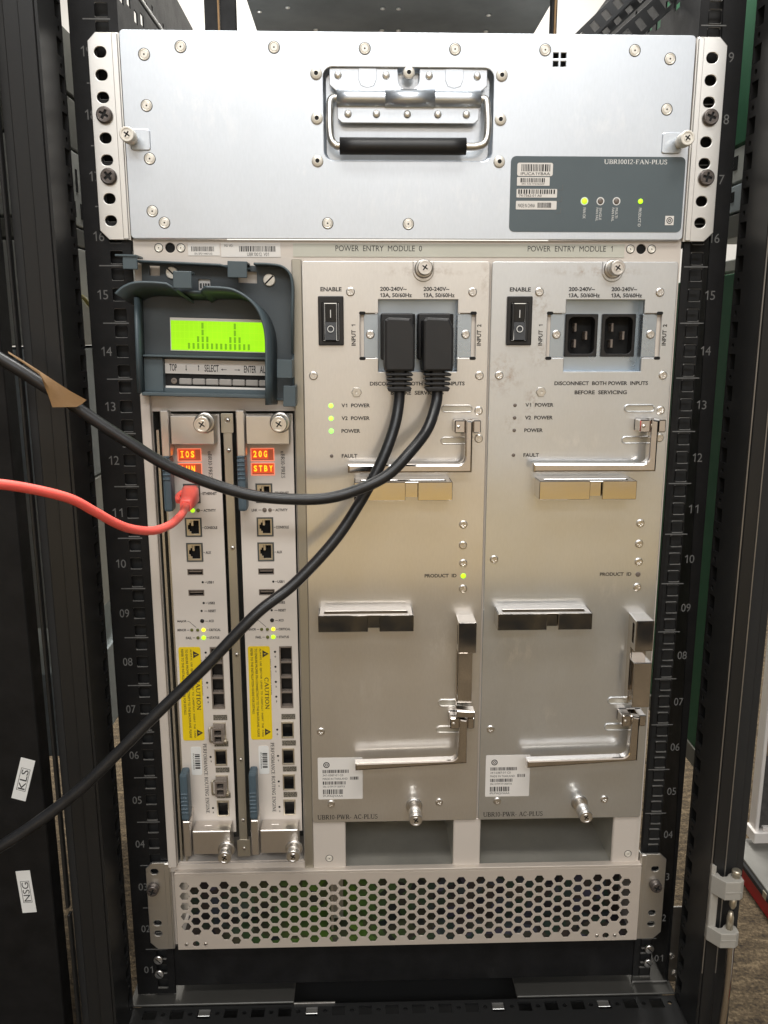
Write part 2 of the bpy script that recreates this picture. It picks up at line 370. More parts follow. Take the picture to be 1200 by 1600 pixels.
    def build(s, name, mats, parent=None, org=None, **props):
        o = bpy.data.objects.new(name, s.mesh(name, mats, org)); C.objects.link(o)
        if parent is not None: o.parent = parent
        else: o.location = (ORG if org is None else Vector(org)) * S
        for k, v in props.items(): o[k] = v
        return o
def sub(me, name, parent, x, y, z, rot=0.0, label=None):
    """one more object sharing mesh me, at (x, y, z) mm (world) under parent whose base is ORG"""
    o = bpy.data.objects.new(name, me); C.objects.link(o); o.parent = parent
    o.location = (Vector((x, y, z)) - ORG) * S; o.rotation_euler = (0, rot, 0)
    if label: o['label'] = label
    return o
def thing(name, label, cat, x, y, z, group=None):
    setorg(x, y, z)
    o = bpy.data.objects.new(name, None); C.objects.link(o)
    o.empty_display_size = 0.01; o.location = Vector((x, y, z)) * S
    o['label'] = label; o['category'] = cat
    if group: o['group'] = group
    return o
def tag(o, label, cat, group=None):
    o['label'] = label; o['category'] = cat
    if group: o['group'] = group
    return o

# lettering: sans from the built-in font, serif from its own strokes
_adv = {}
def _span(txt, weight):
    me = _sans(txt, weight); v = [q.co.x for q in me.vertices]; w = max(v) - min(v); bpy.data.meshes.remove(me); return w
def advance(seg, weight):
    if (seg, weight) not in _adv: _adv[seg, weight] = _span('.' + seg + '.', weight) - _span('..', weight) if seg else 0.0
    return _adv[seg, weight]
def sans_mesh(txt, weight=0.0):
    if '1' not in txt: return _sans(txt, weight)
    h, w = 0.70, 0.085 + 2 * weight       # the built-in figure one is a bare bar: this one has its flag
    vs, fs, x = [], [], 0.0
    parts = txt.split('1')
    for i, seg in enumerate(parts):
        if seg.strip():
            me = _sans('.' + seg, weight); off = len(vs); dot = _span('.', weight)
            lead = min(q.co.x for q in me.vertices); cut = advance('', weight)
            full = [q.co.copy() for q in me.vertices]; isl = [p.vertices[:] for p in me.polygons]
            dots = {k for k, q in enumerate(full) if q.x < lead + dot + 1e-4 and q.y < dot + .05}
            d0 = _span('..', weight) - dot
            vs += [(q.x - lead - d0 + x, q.y, 0) for q in full]
            fs += [tuple(off + k for k in p) for p in isl if not set(p) & dots]
            bpy.data.meshes.remove(me)
        x += advance(seg, weight)
        if i < len(parts) - 1:
            k = len(vs); a = x + .27
            vs += [(a, 0, 0), (a + w, 0, 0), (a + w, h, 0), (a + w * .35, h, 0), (a - .16, h * .79, 0), (a - .16, h * .79 - w, 0), (a, h * .86 - w * .6, 0)]
            fs += [(k, k + 1, k + 2, k + 3, k + 6), (k + 3, k + 4, k + 5, k + 6)]; x += .53
    used = sorted({i for f in fs for i in f}); idx = {o: n for n, o in enumerate(used)}
    me = bpy.data.meshes.new('figures'); me.from_pydata([vs[i] for i in used], [], [tuple(idx[i] for i in f) for f in fs]); return me
def _sans(txt, weight=0.0):
    cu = bpy.data.curves.new('letters', 'FONT'); cu.body = txt; cu.size = 1; cu.resolution_u = 3; cu.offset = weight
    ob = bpy.data.objects.new('letters', cu); C.objects.link(ob)
    me = bpy.data.meshes.new_from_object(ob.evaluated_get(DG()))
    bpy.data.objects.remove(ob); bpy.data.curves.remove(cu)
    return me
K, T = 0.15, 0.07
def arcp(cx, cy, rx, ry, a0, a1, n=10): return [(cx + rx * math.cos(R(a0 + (a1 - a0) * i / n)), cy + ry * math.sin(R(a0 + (a1 - a0) * i / n))) for i in range(n + 1)]
def stem(x, a=0.0, b=1.0, w=K, foot=True, head=True):
    o = [([(x, a), (x, b)], w)]
    if foot: o.append(([(x - .15, a + .03), (x + .15, a + .03)], .06))
    if head: o.append(([(x - .15, b - .03), (x + .15, b - .03)], .06))
    return o
def ser(x, y, w=.26): return [([(x - w / 2, y), (x + w / 2, y)], .06)]
G = {
 'U': (.80, stem(.15, .3, 1, K, False) + [(arcp(.40, .3, .26, .27, 180, 360), .11)] + stem(.66, .3, 1, T, False)),
 'B': (.68, stem(.17) + [([(.1, .97), (.38, .97)], T), (arcp(.36, .745, .18, .225, 90, -90), .11), ([(.1, .52), (.38, .52)], T), (arcp(.36, .275, .23, .245, 90, -90), .13), ([(.1, .03), (.38, .03)], T)]),
 'R': (.74, stem(.17) + [([(.1, .97), (.38, .97)], T), (arcp(.36, .73, .20, .24, 90, -90), .12), ([(.17, .49), (.38, .49)], T), ([(.36, .48), (.66, .02)], .14)] + ser(.68, .03, .16)),
 '1': (.44, stem(.23, 0, 1, .13, True, False) + [([(.08, .84), (.23, .97)], T)]),
 '0': (.56, [(arcp(.27, .5, .18, .46, 0, 360, 20), .11)]),
 '2': (.56, [(arcp(.26, .74, .19, .22, 160, -30), .11), ([(.43, .62), (.07, .06)], .09), ([(.05, .05), (.50, .05)], .10)]),
 '-': (.38, [([(.05, .36), (.31, .36)], .09)]),
 'F': (.64, stem(.17) + [([(.1, .97), (.56, .97)], T), ([(.54, .98), (.56, .76)], .06), ([(.2, .52), (.44, .52)], T), ([(.43, .62), (.43, .40)], .06)]),
 'A': (.80, [([(.10, .02), (.39, 1)], T), ([(.38, 1), (.68, .02)], K), ([(.2, .34), (.56, .34)], T)] + ser(.11, .03, .24) + ser(.67, .03, .26)),
 'N': (.80, [([(.15, .0), (.15, 1)], T), ([(.14, .98), (.64, .02)], K), ([(.65, 0), (.65, 1)], T)] + ser(.15, .03) + ser(.1, .97, .2) + ser(.65, .97)),
 'P': (.62, stem(.17) + [([(.1, .97), (.36, .97)], T), (arcp(.34, .71, .21, .26, 90, -90), .12), ([(.17, .45), (.36, .45)], T)]),
 'L': (.64, stem(.17) + [([(.1, .03), (.56, .03)], T), ([(.55, .02), (.57, .25)], .06)]),
 'S': (.56, [(arcp(.27, .745, .18, .22, 30, 270), .10), (arcp(.27, .275, .20, .245, 90, -160), .11), ([(.45, .98), (.45, .78)], .05), ([(.07, .24), (.07, .02)], .05)]),
 'W': (1.02, [([(.1, 1), (.32, 0)], K), ([(.32, 0), (.52, .85)], T), ([(.46, 1), (.70, 0)], K), ([(.70, 0), (.90, 1)], T)] + ser(.1, .97) + ser(.46, .97) + ser(.9, .97, .22)),
 'C': (.72, [(arcp(.40, .5, .29, .46, 45, 315, 18), .12), ([(.62, .98), (.62, .74)], .06)]),
 'u': (.60, stem(.14, .2, .66, .12, False, False) + ser(.10, .64, .14) + [(arcp(.28, .2, .15, .18, 180, 360), .10)] + stem(.44, 0, .66, .12, False, False) + ser(.40, .64, .14) + ser(.49, .03, .14)),
 'E': (.68, stem(.17) + [([(.1, .97), (.56, .97)], T), ([(.54, .98), (.56, .76)], .06), ([(.2, .52), (.44, .52)], T), ([(.43, .62), (.43, .40)], .06), ([(.1, .03), (.58, .03)], T), ([(.57, .02), (.59, .25)], .06)]),
 'O': (.80, [(arcp(.38, .5, .29, .46, 0, 360, 22), .12)]),
 'M': (.96, [([(.15, 0), (.15, 1)], T), ([(.15, 1), (.46, .05)], K), ([(.46, .05), (.78, 1)], T), ([(.78, 0), (.78, 1)], K)] + ser(.15, .03) + ser(.78, .03, .28) + ser(.09, .97, .16) + ser(.82, .97, .2)),
 'I': (.38, stem(.18)),
 'G': (.80, [(arcp(.40, .5, .29, .46, 45, 350, 18), .12), ([(.64, .02), (.64, .44)], .12), ([(.62, .98), (.62, .74)], .06)] + ser(.62, .43, .22)),
 'T': (.68, stem(.32, 0, 1, K, True, False) + [([(.04, .96), (.60, .96)], T), ([(.05, .98), (.05, .76)], .06), ([(.59, .98), (.59, .76)], .06)]),
 ' ': (.34, []),
}
def serif_mesh(txt):
    vs, fs, x = [], [], 0.0
    for ch in txt:
        w, strokes = G.get(ch, G['O'])
        for pts, t in strokes:
            n = len(pts); base = len(vs)
            for i, (a, b) in enumerate(pts):
                p, q = pts[max(i - 1, 0)], pts[min(i + 1, n - 1)]
                dx, dy = q[0] - p[0], q[1] - p[1]; l = math.hypot(dx, dy) or 1
                nx, ny = -dy / l * t / 2, dx / l * t / 2
                vs += [(x + a + nx, b + ny, 0), (x + a - nx, b - ny, 0)]
            for i in range(n - 1):
                k = base + 2 * i; fs.append((k, k + 1, k + 3, k + 2))
        x += w
    me = bpy.data.meshes.new('serif'); me.from_pydata(vs, [], fs); return me

# ------------------------------------------------------------------ shared small hardware
def cross_screw(name, r, h, mats, dome=0.0, flange=0.0):
    b = MB()
    if flange: b.lathe(0, 0, [(flange, 0.3), (flange, -0.5), (flange - .5, -0.8)], 24)
    k = 0.16 * r; l = 0.58 * r
    cr = [(k, k), (l, k), (l, -k), (k, -k), (k, -l), (-k, -l), (-k, -k), (-l, -k), (-l, k), (-k, k), (-k, l), (k, l)][::-1]
    if dome:
        b.lathe(0, 0, [(r, 0), (r, -h * .4), (r * .93, -h * .75), (r * .74, -h), (r * .70, -h + 1.1)], 24)
    b.plate([circ(0, 0, r * (.74 if dome else 1), 24), cr], -h - .02, min(h, 1.4), 0.25 if not dome else 0.12)
    b.lathe(0, 0, [(l + .3, -h + .75), (l + .3, -h + .8)], 12, 1)
    return b.mesh(name, mats, (0, 0, 0))
ME = {}
ME['pan'] = cross_screw('pan_screw', 3.0, 1.4, ['nickel', 'dark'], 0, 3.5)
ME['rackscrew'] = cross_screw('rack_screw', 6.3, 3.4, ['screwblack', 'dark'], 1)
def rivet(name, r, h, flat, mats):
    b = MB()
    if flat: b.lathe(0, 0, [(r + .55, .1), (r + .55, -.08), (r, -.08), (r, .1)], 20, 1); b.lathe(0, 0, [(r, .2), (r, -.25), (r - .5, -.45), (r - 1.0, -.2), (r * .62, -.5), (r * .3, -.5)], 20)
    else: b.lathe(0, 0, [(r, 0), (r * .98, -h * .3), (r * .8, -h * .72), (r * .42, -h), (r * .36, -h)], 22)
    b.lathe(0, 0, [(r * (.16 if flat else .36), -(.55 if flat else h) - .03), (r * .15, -(.55 if flat else h) - .04)], 12, 1)
    return b.mesh(name, mats, (0, 0, 0))
ME['flatrivet'] = rivet('rivet', 4.0, .5, True, ['rivet', 'dark'])
ME['domerivet'] = rivet('rivet', 4.6, 2.0, False, ['rivet', 'dark'])
ME['smallrivet'] = rivet('rivet', 3.0, .5, True, ['rivet', 'dark'])
ME['tinyrivet'] = rivet('rivet', 1.7, .9, False, ['nickel', 'dark'])
_b = MB(); _b.lathe(0, 0, [(2.9, 0), (2.8, -.5), (2.2, -1.2), (.9, -1.7), (.3, -1.75)], 18); ME['button'] = _b.mesh('rivet', ['ear'], (0, 0, 0))
def thumbscrew(name, r, l, mats, collar=True):
    b = MB(); prof = []
    if collar: b.lathe(0, 0, [(r * 1.28, 0), (r * 1.28, -1.2), (r * 1.1, -2)], 28)
    n = 36
    b.lathe(0, 0, [(r * .72, 0), (r * .72, -l * .38), (r * .98, -l * .42), (r, -l * .46), (r, -l * .74), (r * .9, -l * .78), (r * .9, -l * .83), (r, -l * .86), (r, -l * .95), (r * .9, -l), (r * .72, -l), (r * .70, -l + .7), (r * .5, -l + .7), (r * .48, -l + .2), (.1, -l + .2)], n)
    for a in (0.6, 0.6 + math.pi / 2): b.box(-r * .42, r * .42, -l + .1, -l + .3, -.5, .5, 0, 1, a)
    return b.mesh(name, mats, (0, 0, 0))
ME['thumb'] = thumbscrew('thumbscrew', 5.9, 14, ['nickel', 'dark'])
ME['thumblong'] = thumbscrew('thumbscrew', 5.9, 25, ['nickel', 'dark'])
ME['thumbfat'] = thumbscrew('thumbscrew', 6.6, 15, ['nickel', 'dark'])
ME['thumbcream'] = thumbscrew('thumbscrew', 5.6, 17, ['rivet', 'dark'], False)
def led_mesh(name, r, key, ring=None):
    b = MB(); b.lathe(0, 0, [(r, .4), (r, -.3), (r * .8, -.7), (r * .3, -.9)], 16)
    if ring: b.lathe(0, 0, [(r + .9, .2), (r + .9, -.15), (r + .1, -.15), (r + .1, .2)], 18, 1)
    return b.mesh(name, [key] + ([ring] if ring else []), (0, 0, 0))
# ------------------------------------------------------------------ the setting
setorg(0, 0, 0)
b = MB(); b.poly([(-6000, -5000, -100), (6000, -5000, -100), (6000, 5000, -100), (-6000, 5000, -100)]); o = b.build('floor', 'carpet', kind='structure')
setorg(0, -3600, 0); b = MB(); b.box(-3500, 3500, -3700, -3600, -99, 2600); o = b.build('wall_behind', 'tan', kind='structure')  # unseen wall behind the camera, built for the metal to reflect
setorg(0, -1200, -100); b = MB(); b.box(-620, 1100, -1640, -1190, -99.5, -95, 1.5); o = b.build('unseen_dark_slab', 'darkslab', kind='structure')  # unseen dark slab, added so the chrome reflects something black
setorg(0, -2600, -100); b = MB(); b.box(-3000, 3000, -3590, -1660, -99.6, -96); o = b.build('unseen_golden_floor', 'goldfloor', kind='structure')  # unseen floor area, added to put a golden reflection in the metal
setorg(0, 3000, 0); b = MB(); b.box(-3500, 3500, 3000, 3100, -99, 2600); o = b.build('wall_back', 'wall', kind='structure')

U = 44.45
# ------------------------------------------------------------------ the equipment rack
rk = thing('equipment_rack', 'black steel equipment rack with numbered rails round the silver router', 'rack', 0, 0, -100)
for sgn in (-1, 1):
    holes = []
    for k in range(0, 61):
        n, q = divmod(k, 3); z = (n + .5) * U + (q - 1) * 15.875
        holes.append(rrect(sgn * 232.5 - 4.8, sgn * 232.5 + 4.8, z - 4.8, z + 4.8, .8, 2))
    a, c = (-257, -220.5) if sgn < 0 else (220.5, 256)
    b = MB(); b.plate([rrect(a, c, -5, 960)] + holes, 0, 2.2, .35)
    e = a if sgn < 0 else c
    b.box(e - (0 if sgn < 0 else 2.4), e + (2.4 if sgn < 0 else 0), 2.3, 40, -5, 960, 0)
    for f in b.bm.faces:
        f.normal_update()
        if abs(f.normal.z) > .35 and abs(f.normal.y) < .93 and f.calc_center_median().y < 3: f.material_index = 1  # paler colour on punched edges stands in for light caught there
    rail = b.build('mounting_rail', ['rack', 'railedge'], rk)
    x0, x1 = (-246.5, -226) if sgn < 0 else (222, 241.5)
    q = MB(); q.quad(x0, x1, -.45, .45, 0); tick = q.mesh('unit_mark', ['greyink'], (0, 0, 0))
    for n in range(1, 21):
        z = (n - .5) * U; x = sgn * 245.2
        b = MB(); b.text('%02d' % n, x - 4.1, x + 4.1, z - 3.7, z + 3.7, -.12); b.build('rail_number', 'greyink', rail)
        sub(tick, 'unit_mark', rail, 0, -.12, n * U)
    # backing lit only from the front: the far web of the rail
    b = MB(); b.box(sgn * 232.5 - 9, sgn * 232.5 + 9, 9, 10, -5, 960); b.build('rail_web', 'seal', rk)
    # front frame post: a hollow section whose inner face is punched
    z0 = 591.2 if sgn < 0 else 566.5
    hs = []
    for k in range(-24, 14):
        z = z0 + 25.22 * k
        hs.append(rrect(-27, -15.5, z - 6.2, z + 6.2)); hs.append(circ(-21, z + 12.6, 2.2, 10))
    b = MB()
    b.side([rrect(-62, -13, -9, 1000)] + hs, sgn * 259, 2.0)
    post = b.build('frame_post', 'rackgloss', rk)
    x0, x1 = sorted((sgn * 260.2, sgn * 271))
    b = MB(); b.box(x0, x1, -63.4, -61, -60, 1000, .5); b.box(x0, x1, -14.5, -12.5, -9, 1000)
    b.build('post_front_flange', 'rackgloss', post)
    x0, x1 = sorted((sgn * 271.3, sgn * 282.5))
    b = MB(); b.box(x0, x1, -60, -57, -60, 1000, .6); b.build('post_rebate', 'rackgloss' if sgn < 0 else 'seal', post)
    x0, x1 = sorted((sgn * 283, sgn * 289))
    b = MB(); b.box(x0, x1, -58, -12, -60, 1000); b.build('door_seal', 'seal', post)
    b = MB(); b.box(sgn * 275 - 2, sgn * 275 + 2, -55, -13, -9, 1000); b.build('post_inner_web', 'seal', post)
    if sgn > 0:
        for x in (258.6, 270.6):
            b = MB(); b.box(x - .5, x + .5, -64.2, -63.5, 60, 1000, .2); b.build('worn_edge', 'edge', post)
    else:
        b = MB(); b.box(-291.6, -289.2, -66, -60, 139, 1000, .5); b.box(-291.0, -288.6, -66, -60, 20, 133, .5); b.build('edge_strip', 'rackgloss', post)
    # flat screws through the foot of the rail
    for z in (33.4, 17.8):
        b = MB(); b.lathe(0, 0, [(4.4, 0), (4.4, -1.4), (3.8, -2.2), (.2, -2.4)], 20); b.box(-3.2, 3.2, -2.6, -2.2, -.45, .45, 0, 1, .8)
        sub(b.mesh('rail_screw', ['nickel', 'dark'], (0, 0, 0)), 'rail_screw', rk, sgn * 235, -.2, z)
# bottom frame with its row of punched holes
hs = []
for k in range(-6, 16):
    x = -114.9 + 25.2 * k - 0
    if -255 < x < 255:
        hs.append(rrect(x - 6.2, x + 6.2, -26.5, -15.8)); hs.append(circ(x + 12.6, -21, 2.2, 10))
b = MB(); b.flat([rrect(-262, 262, -64, -12)] + hs, -9, 2.0)
b.box(-290, 290, -66, -64, -70, -9.4, .6)
fr = b.build('bottom_frame', 'rackgloss', rk)
b = MB(); b.box(-262, 262, -63, 560, -46, -42); b.build('pan_or_shade_sheet', 'dark', fr)  # dark sheet added for the shade on the floor under the rack
bn = MB(); bn.box(-5.6, 5.6, -1.5, 1.5, -9, 3.2, .4); bn.box(-5.6, 5.6, -4, 3, 2.2, 3.4, .3)
bnm = bn.mesh('cage_nut', ['plate'], (0, 0, 0))
for x in (-190.5, -89.7, 86.7, 187.5): sub(bnm, 'cage_nut', rk, x, -18.5, -13.5)
for x0, x1 in ((-262, -107), (106, 259)):
    b = MB(); b.box(x0, x1, -12, 60, -8.6, -6.4, .6); b.build('base_plate', 'floorplate', rk)
b = MB(); b.box(-107, -68, -13.2, -11.4, -8.9, -7.2, .2); b.build('base_lip', 'edge', rk)
b = MB(); b.box(-220.3, 220.3, .2, 3, 3.5, 47.5, .5); b.box(-216, 220, 3, 30, 3.5, 5.5); b.build('crossbar', 'rack', rk)
b = MB(); b.box(257.5, 276, 8, 10, -12, 72, .5); b.build('post_bracket', 'plate', rk)
for x, z in ((260.5, 17), (266, -3)): sub(ME['pan'], 'bracket_screw', rk, x, 7.8, z)
# hinge left on the right-hand post after the door came off
b = MB()
for z0, z1 in ((142.6, 160), (96, 110)):
    arm = [(258.4, -62), (258.4, -66.5), (266, -77), (279, -77.4), (282.6, -74.5), (282.8, -67.5), (280, -64), (276.5, -63.4), (273, -65.6), (270.5, -68.5), (266.5, -69), (262.5, -64)]
    b.flat([arm], z1, z1 - z0, .7)
    b.box(266.5, 280, -77.7, -77.0, z0 + 7.2, z0 + 7.8)
b.box(258.6, 265.5, -67, -61, 96.2, 159.6, .6)
b.flat([[(258.4, -62), (258.4, -65), (262, -66), (260, -62)]], 168, 8, .3)
hg = b.build('hinge', 'hinge', rk, label='beige cast lift-off hinge halves with a bare brass pin')
b = MB(); b.lathe(277.6, 0, [(3.3, 160), (3.3, 163.4), (4.0, 163.8), (4.0, 166), (3.0, 167)], 18, 0, 'Z', -70); b.lathe(277, 0, [(3.0, 142.4), (3.0, 133), (1.6, 129.8)], 16, 0, 'Z', -70)
b.lathe(276, 0, [(3.0, 110), (3.0, 121), (1.9, 126.5), (.4, 127.2)], 16, 0, 'Z', -70); b.build('hinge_pin', 'copper', hg)
rod = MB(); rod.tube([(278, -70, 96), (278, -71.5, 70), (276.5, -74, 40), (272, -77, -20), (268, -80, -99)], 3.3, 12); rod.build('locking_rod', 'latch', rk)
# perforated struts seen above the router
def strut(x, y, z, l, w, ang, n, org):
    pts = [rrect(-l / 2, l / 2, -w / 2, w / 2)] + [rrect(-l / 2 + (i + .25) * l / n, -l / 2 + (i + .72) * l / n, -w * .28, w * .28) for i in range(n)]
    b = MB(); me = curve_mesh(pts, 2.5, .2)
    b.add(me, Matrix.Translation((x, y, z)) @ Matrix.Rotation(-R(ang), 4, 'Y') @ TO_XZ)
    b.build('perforated_strut', 'rackgloss', rk)
for sgn, y1 in ((-1, 492), (1, 560)):
    hs = []
    for i in range(int((y1 - 90) / 25)):
        for j, w in ((0, 1), (1, 0)):
            y = 84 + i * 25; z = 905 + j * 30 + (i % 2) * 6
            hs.append(rrect(y, y + (13 if w else 6), z, z + (11 if w else 5)))
    b = MB(); b.side([rrect(60, y1, 690, 1000)] + hs, sgn * 253, 1.5); b.build('side_member', 'rack', rk)
strut(233, 150, 905, 130, 18, 41, 9, 0); strut(195, 170, 910, 130, 15, 43, 9, 0); strut(212, 190, 912, 130, 9, 42, 9, 0)
b = MB(); b.tube([(-252, 150, 934), (-236, 150, 909), (-210, 150, 872)], 1.9, 10, sub=4); b.build('stay_rod', 'floorplate', rk)
for x0, x1, y0, k in ((-182, -169.5, 160, 'rack'), (-168, -154, 162, 'rack'), (150, 155, 200, 'seal'), (254, 290, 330, 'seal')):
    b = MB(); b.box(x0, x1, y0, y0 + 12, 830, 1000); b.build('rear_upright', k, rk)
for x, y in ((-168.8, 158), (152.3, 196)):
    b = MB(); b.box(x - .8, x + .8, y, y + 2, 830, 1000); b.build('brown_wire', 'tape', rk)
setorg(0, 300, 955)
sh = MB(); sh.box(-156, 164, 180, 760, 955, 996, .8)
shelf = thing('overhead_chassis', 'dark underside of the chassis mounted above, dotted with small rivets', 'chassis', 0, 300, 955)
sh.build('pan_or_shade_sheet', 'inner', shelf)
rv = MB(); rv.lathe(0, 0, [(2.6, 0), (2.4, -1), (.6, -1.6)], 12, 0, 'Z'); rvm = rv.mesh('rivet', ['nickel'], (0, 0, 0))
for x, y in ((-114.6, 288), (-13.5, 288), (3.5, 288), (102.5, 303), (-12.5, 352), (6.5, 352), (-146, 300), (-88, 352), (107, 352)): sub(rvm, 'rivet', shelf, x, y, 955)

# ------------------------------------------------------------------ beside the rack
d = thing('side_door', 'black cabinet door left of the rack carrying two small white labels', 'door', -450, -62, 400)
b = MB(); b.box(-760, -301.5, -66, -46, -60, 1000, .8); b.build('door_leaf', 'rack', d)
for txt, cx, cz, rot, w, h in (('KLS', -316.2, 259.6, R(17), 11.6, 37.5), ('NSG', -322.9, 156.6, R(-3.5), 11.8, 39.5)):
    b = MB(); b.box(-w / 2, w / 2, -.25, 0, -h / 2, h / 2)
    # lettering in a thin frame, reading upwards
    z0, z1 = -10, 10
    b.text(txt, -2.7, 2.9, z0 + 1, z1 - 1, -.4, 90, m=1)
    for q in ((-3.6, -3.25, z0, z1), (3.45, 3.8, z0, z1), (-3.6, 3.8, z0 - .2, z0 + .15), (-3.6, 3.8, z1 - .15, z1 + .2)): b.quad(*q, -.4, 1)
    sub(b.mesh('label_strip', ['white', 'ink'], (0, 0, 0)), 'label_strip', d, cx, -66.2, cz, rot, 'white label strip printed ' + txt)
def casing(name, label, cat, key, x0, x1, y0, y1, z0, z1, slots=()):
    t = thing(name, label, cat, (x0 + x1) / 2, y0, z0)
    b = MB(); b.box(x0, x1, y0, y1, z0, z1, 1.0); b.build('casing_side', key, t)
    for y, zz, w, h in slots:
        s = MB(); sx = x1 if x1 < 0 else x0; s.box(sx - .4, sx + .4, y - w / 2, y + w / 2, zz - h / 2, zz + h / 2); s.build('slot', 'dark', t)
    return t
LG = 'casings of the neighbouring rack seen through the left slit'
NB = [('dark grey', 'midgrey', 826, 880, 'above the brownish one, highest in the slit'), ('dull grey', 'midgrey', 779, 823, 'level with the first black screw of the silver bracket'),
      ('white slotted', 'pale', 712, 777, 'with upright slots beside the left bracket of the router'), ('greyish', 'midgrey', 694, 710, 'low flat, between the slotted and the plain pale casing'),
      ('plain pale', 'pale', 604, 692, 'level with rail number 15, crossed by a yellow green wire'), ('pale blue', 'bluegrey', 478, 601, 'level with rail numbers 13 and 12'),
      ('long pale green', 'pale', 345, 476, 'level with rail numbers 11 to 09, behind the red cable'), ('blue white', 'bluegrey', 215, 300, 'lowest in the slit, level with rail number 08')]
for i, (c, k, z0, z1, w) in enumerate(NB):
    casing('neighbour_casing', c + ' equipment casing ' + w, 'casing', k, -420, -300, 55, 420, z0, z1,
           [(y, 752, 5, 20) for y in (110, 128, 146)] + [(y, 726, 4, 14) for y in (118, 136, 150)] if c == 'white slotted' else ())
w = thing('earth_wire', 'yellow green wire crossing the slit left of rail number 15', 'wire', -298, 110, 640)
b = MB(); b.tube([(-297, 60, 652), (-297, 110, 648), (-297.5, 135, 640), (-298, 170, 632)], 1.7, 10); b.build('wire_strand', 'wiregreen', w)
g = thing('green_panel', 'green painted side panel standing behind the right rail', 'panel', 306, 60, 179)
b = MB(); b.box(300, 314, 55, 560, 199, 668, .8); b.box(300, 314, 55, 560, 780, 1000, .8); b.build('panel_sheet', 'green', g)
b = MB(); b.box(299, 315, 54, 561, 179, 198.5, .5); b.build('kick_strip', 'midgrey', g)
casing('terminal_block', 'small white connector block at the right slit beside rail number 17', 'connector', 'pale', 301, 330, 70, 150, 748, 778, [(100, 765, 8, 12), (112, 755, 6, 6)])
casing('steel_bracket', 'blue grey bracket with one hole at the right slit above rail number 16', 'bracket', 'bluegrey', 301, 330, 70, 150, 722, 746, [(101, 736, 6, 9)])
casing('junction_box', 'mid grey junction box under the blue grey bracket at the right slit', 'box', 'midgrey', 301, 330, 70, 150, 700, 720.5)
casing('cable_duct_end', 'pale block just above the green panel at the right slit', 'block', 'pale', 301, 330, 70, 150, 670, 681)
# objects on the carpet at the right
t = thing('framed_board', 'white framed board of brown and charcoal felt standing far right', 'board', 560, 300, -50)
b = MB(); b.box(490.5, 900, 300, 312, 70.5, 900); b.build('felt_sheet', 'felt', t)
b = MB(); b.box(490.5, 900, 299, 311, -34, 70); b.build('lower_felt', 'charcoal', t)
b = MB(); b.box(485, 490.5, 296, 314, -38, 900, .8); b.box(482, 900, 290, 316, -52, -36, 1); b.box(495, 900, 294, 314, -35.5, -30, .5); b.build('trim', 'alu', t)
t = thing('red_sided_box', 'low box with grey slab top and red side on the carpet at right', 'box', 680, 84, -100)
b = MB(); b.box(462, 900, -150, 318, -66, -62, .8); b.build('slab_top', 'slab', t)
b = MB(); b.box(459.5, 902, -152, 320, -76, -66.2, 2); b.build('edge_band', 'seal', t)
b = MB(); b.box(464, 900, -148, 316, -99.6, -76.2, 1); b.build('red_side', 'boxred', t)
b = MB(); b.box(458.8, 460.4, 205, 214, -74, -64.5, .4); b.build('brass_clip', 'copper', t)

# ------------------------------------------------------------------ the router chassis
ch = thing('router_chassis', 'cream steel router chassis with hexagon grille and perforated ears', 'router', 0, 0, 47)
b = MB()
key = [circ(-190.1, 680.5, 3.9), circ(186.2, 680.5, 3.9)]
b.plate([rrect(-219, 218.5, 126, 686.5), rrect(-211.5, -95, 134, 551.5), rrect(-56.5, 43.3, 127.5, 176), rrect(68.5, 192.5, 126.8, 176)] + [rrect(X + 59, X + 128, 581, 643) for X in (-87, 65.2)] + [rrect(X + 14, X + 33, 605, 643) for X in (-87, 65.2)] + key, 0, 2, .3)
b.box(-219, -216.8, 2.2, 480, 47, 836); b.box(216.3, 218.5, 2.2, 480, 47, 836); b.box(-216.6, 216, 2.2, 480, 684, 686)
b.box(-216.6, 216, 2.2, 480, 47, 49)
b.box(-219.4, -211.8, -5.5, -.1, 134, 566, .5)         # left lip of the card bay
b.build('front_frame', 'shell', ch)
b = MB()
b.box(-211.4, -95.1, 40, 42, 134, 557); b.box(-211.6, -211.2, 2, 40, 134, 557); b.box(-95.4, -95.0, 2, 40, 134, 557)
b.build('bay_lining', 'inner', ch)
b = MB(); b.box(-211.4, -95.1, 2.1, 40, 130.5, 135.2); b.build('bay_shelf', 'shell', ch)
for x0, x1 in ((-57, 43.8), (68, 193)):
    b = MB(); b.box(x0, x1, 2, 150, 124, 126.4); b.box(x0, x1, 2, 150, 177, 178); b.box(x0 - 1, x0, 2, 150, 125, 178); b.box(x1, x1 + 1, 2, 150, 125, 178); b.box(x0, x1, 149, 150, 125, 178)
    b.build('window_lining', 'winmetal', ch)
    for q in (.25, .78): sub(ME['tinyrivet'], 'rivet', ch, x0 + (x1 - x0) * q, 148.8, 160)
for x0, x1 in ((-204.8, -203.0), (-209.6, -207.6)):
    b = MB(); b.box(x0, x1, 2, 38, 136, 536); b.build('card_guide', 'guide', ch)
b = MB(); b.plate([rrect(-153.8, -146.4, 148, 549.5, .8)], -2.6, 3, .4); b.plate([rrect(-155.2, -145.0, 534, 550, .8), circ(-149.9, 544.5, 2.2)], -3.4, 1, .2); b.plate([rrect(-156, -144, 143, 160, .8)], -3.2, 1, .2)
dv = b.build('card_divider', 'guide', ch)
for z in (544.5, 519.5, 436.2, 340, 240, 180, 151.5): sub(ME['tinyrivet'], 'rivet', dv, -149.6, -3.2 if 500 > z > 170 else -3.6, z)
b = MB(); b.box(-94.4, -86.6, -2.0, -.1, 128, 672, .5); b.build('centre_strip', 'guide', ch)
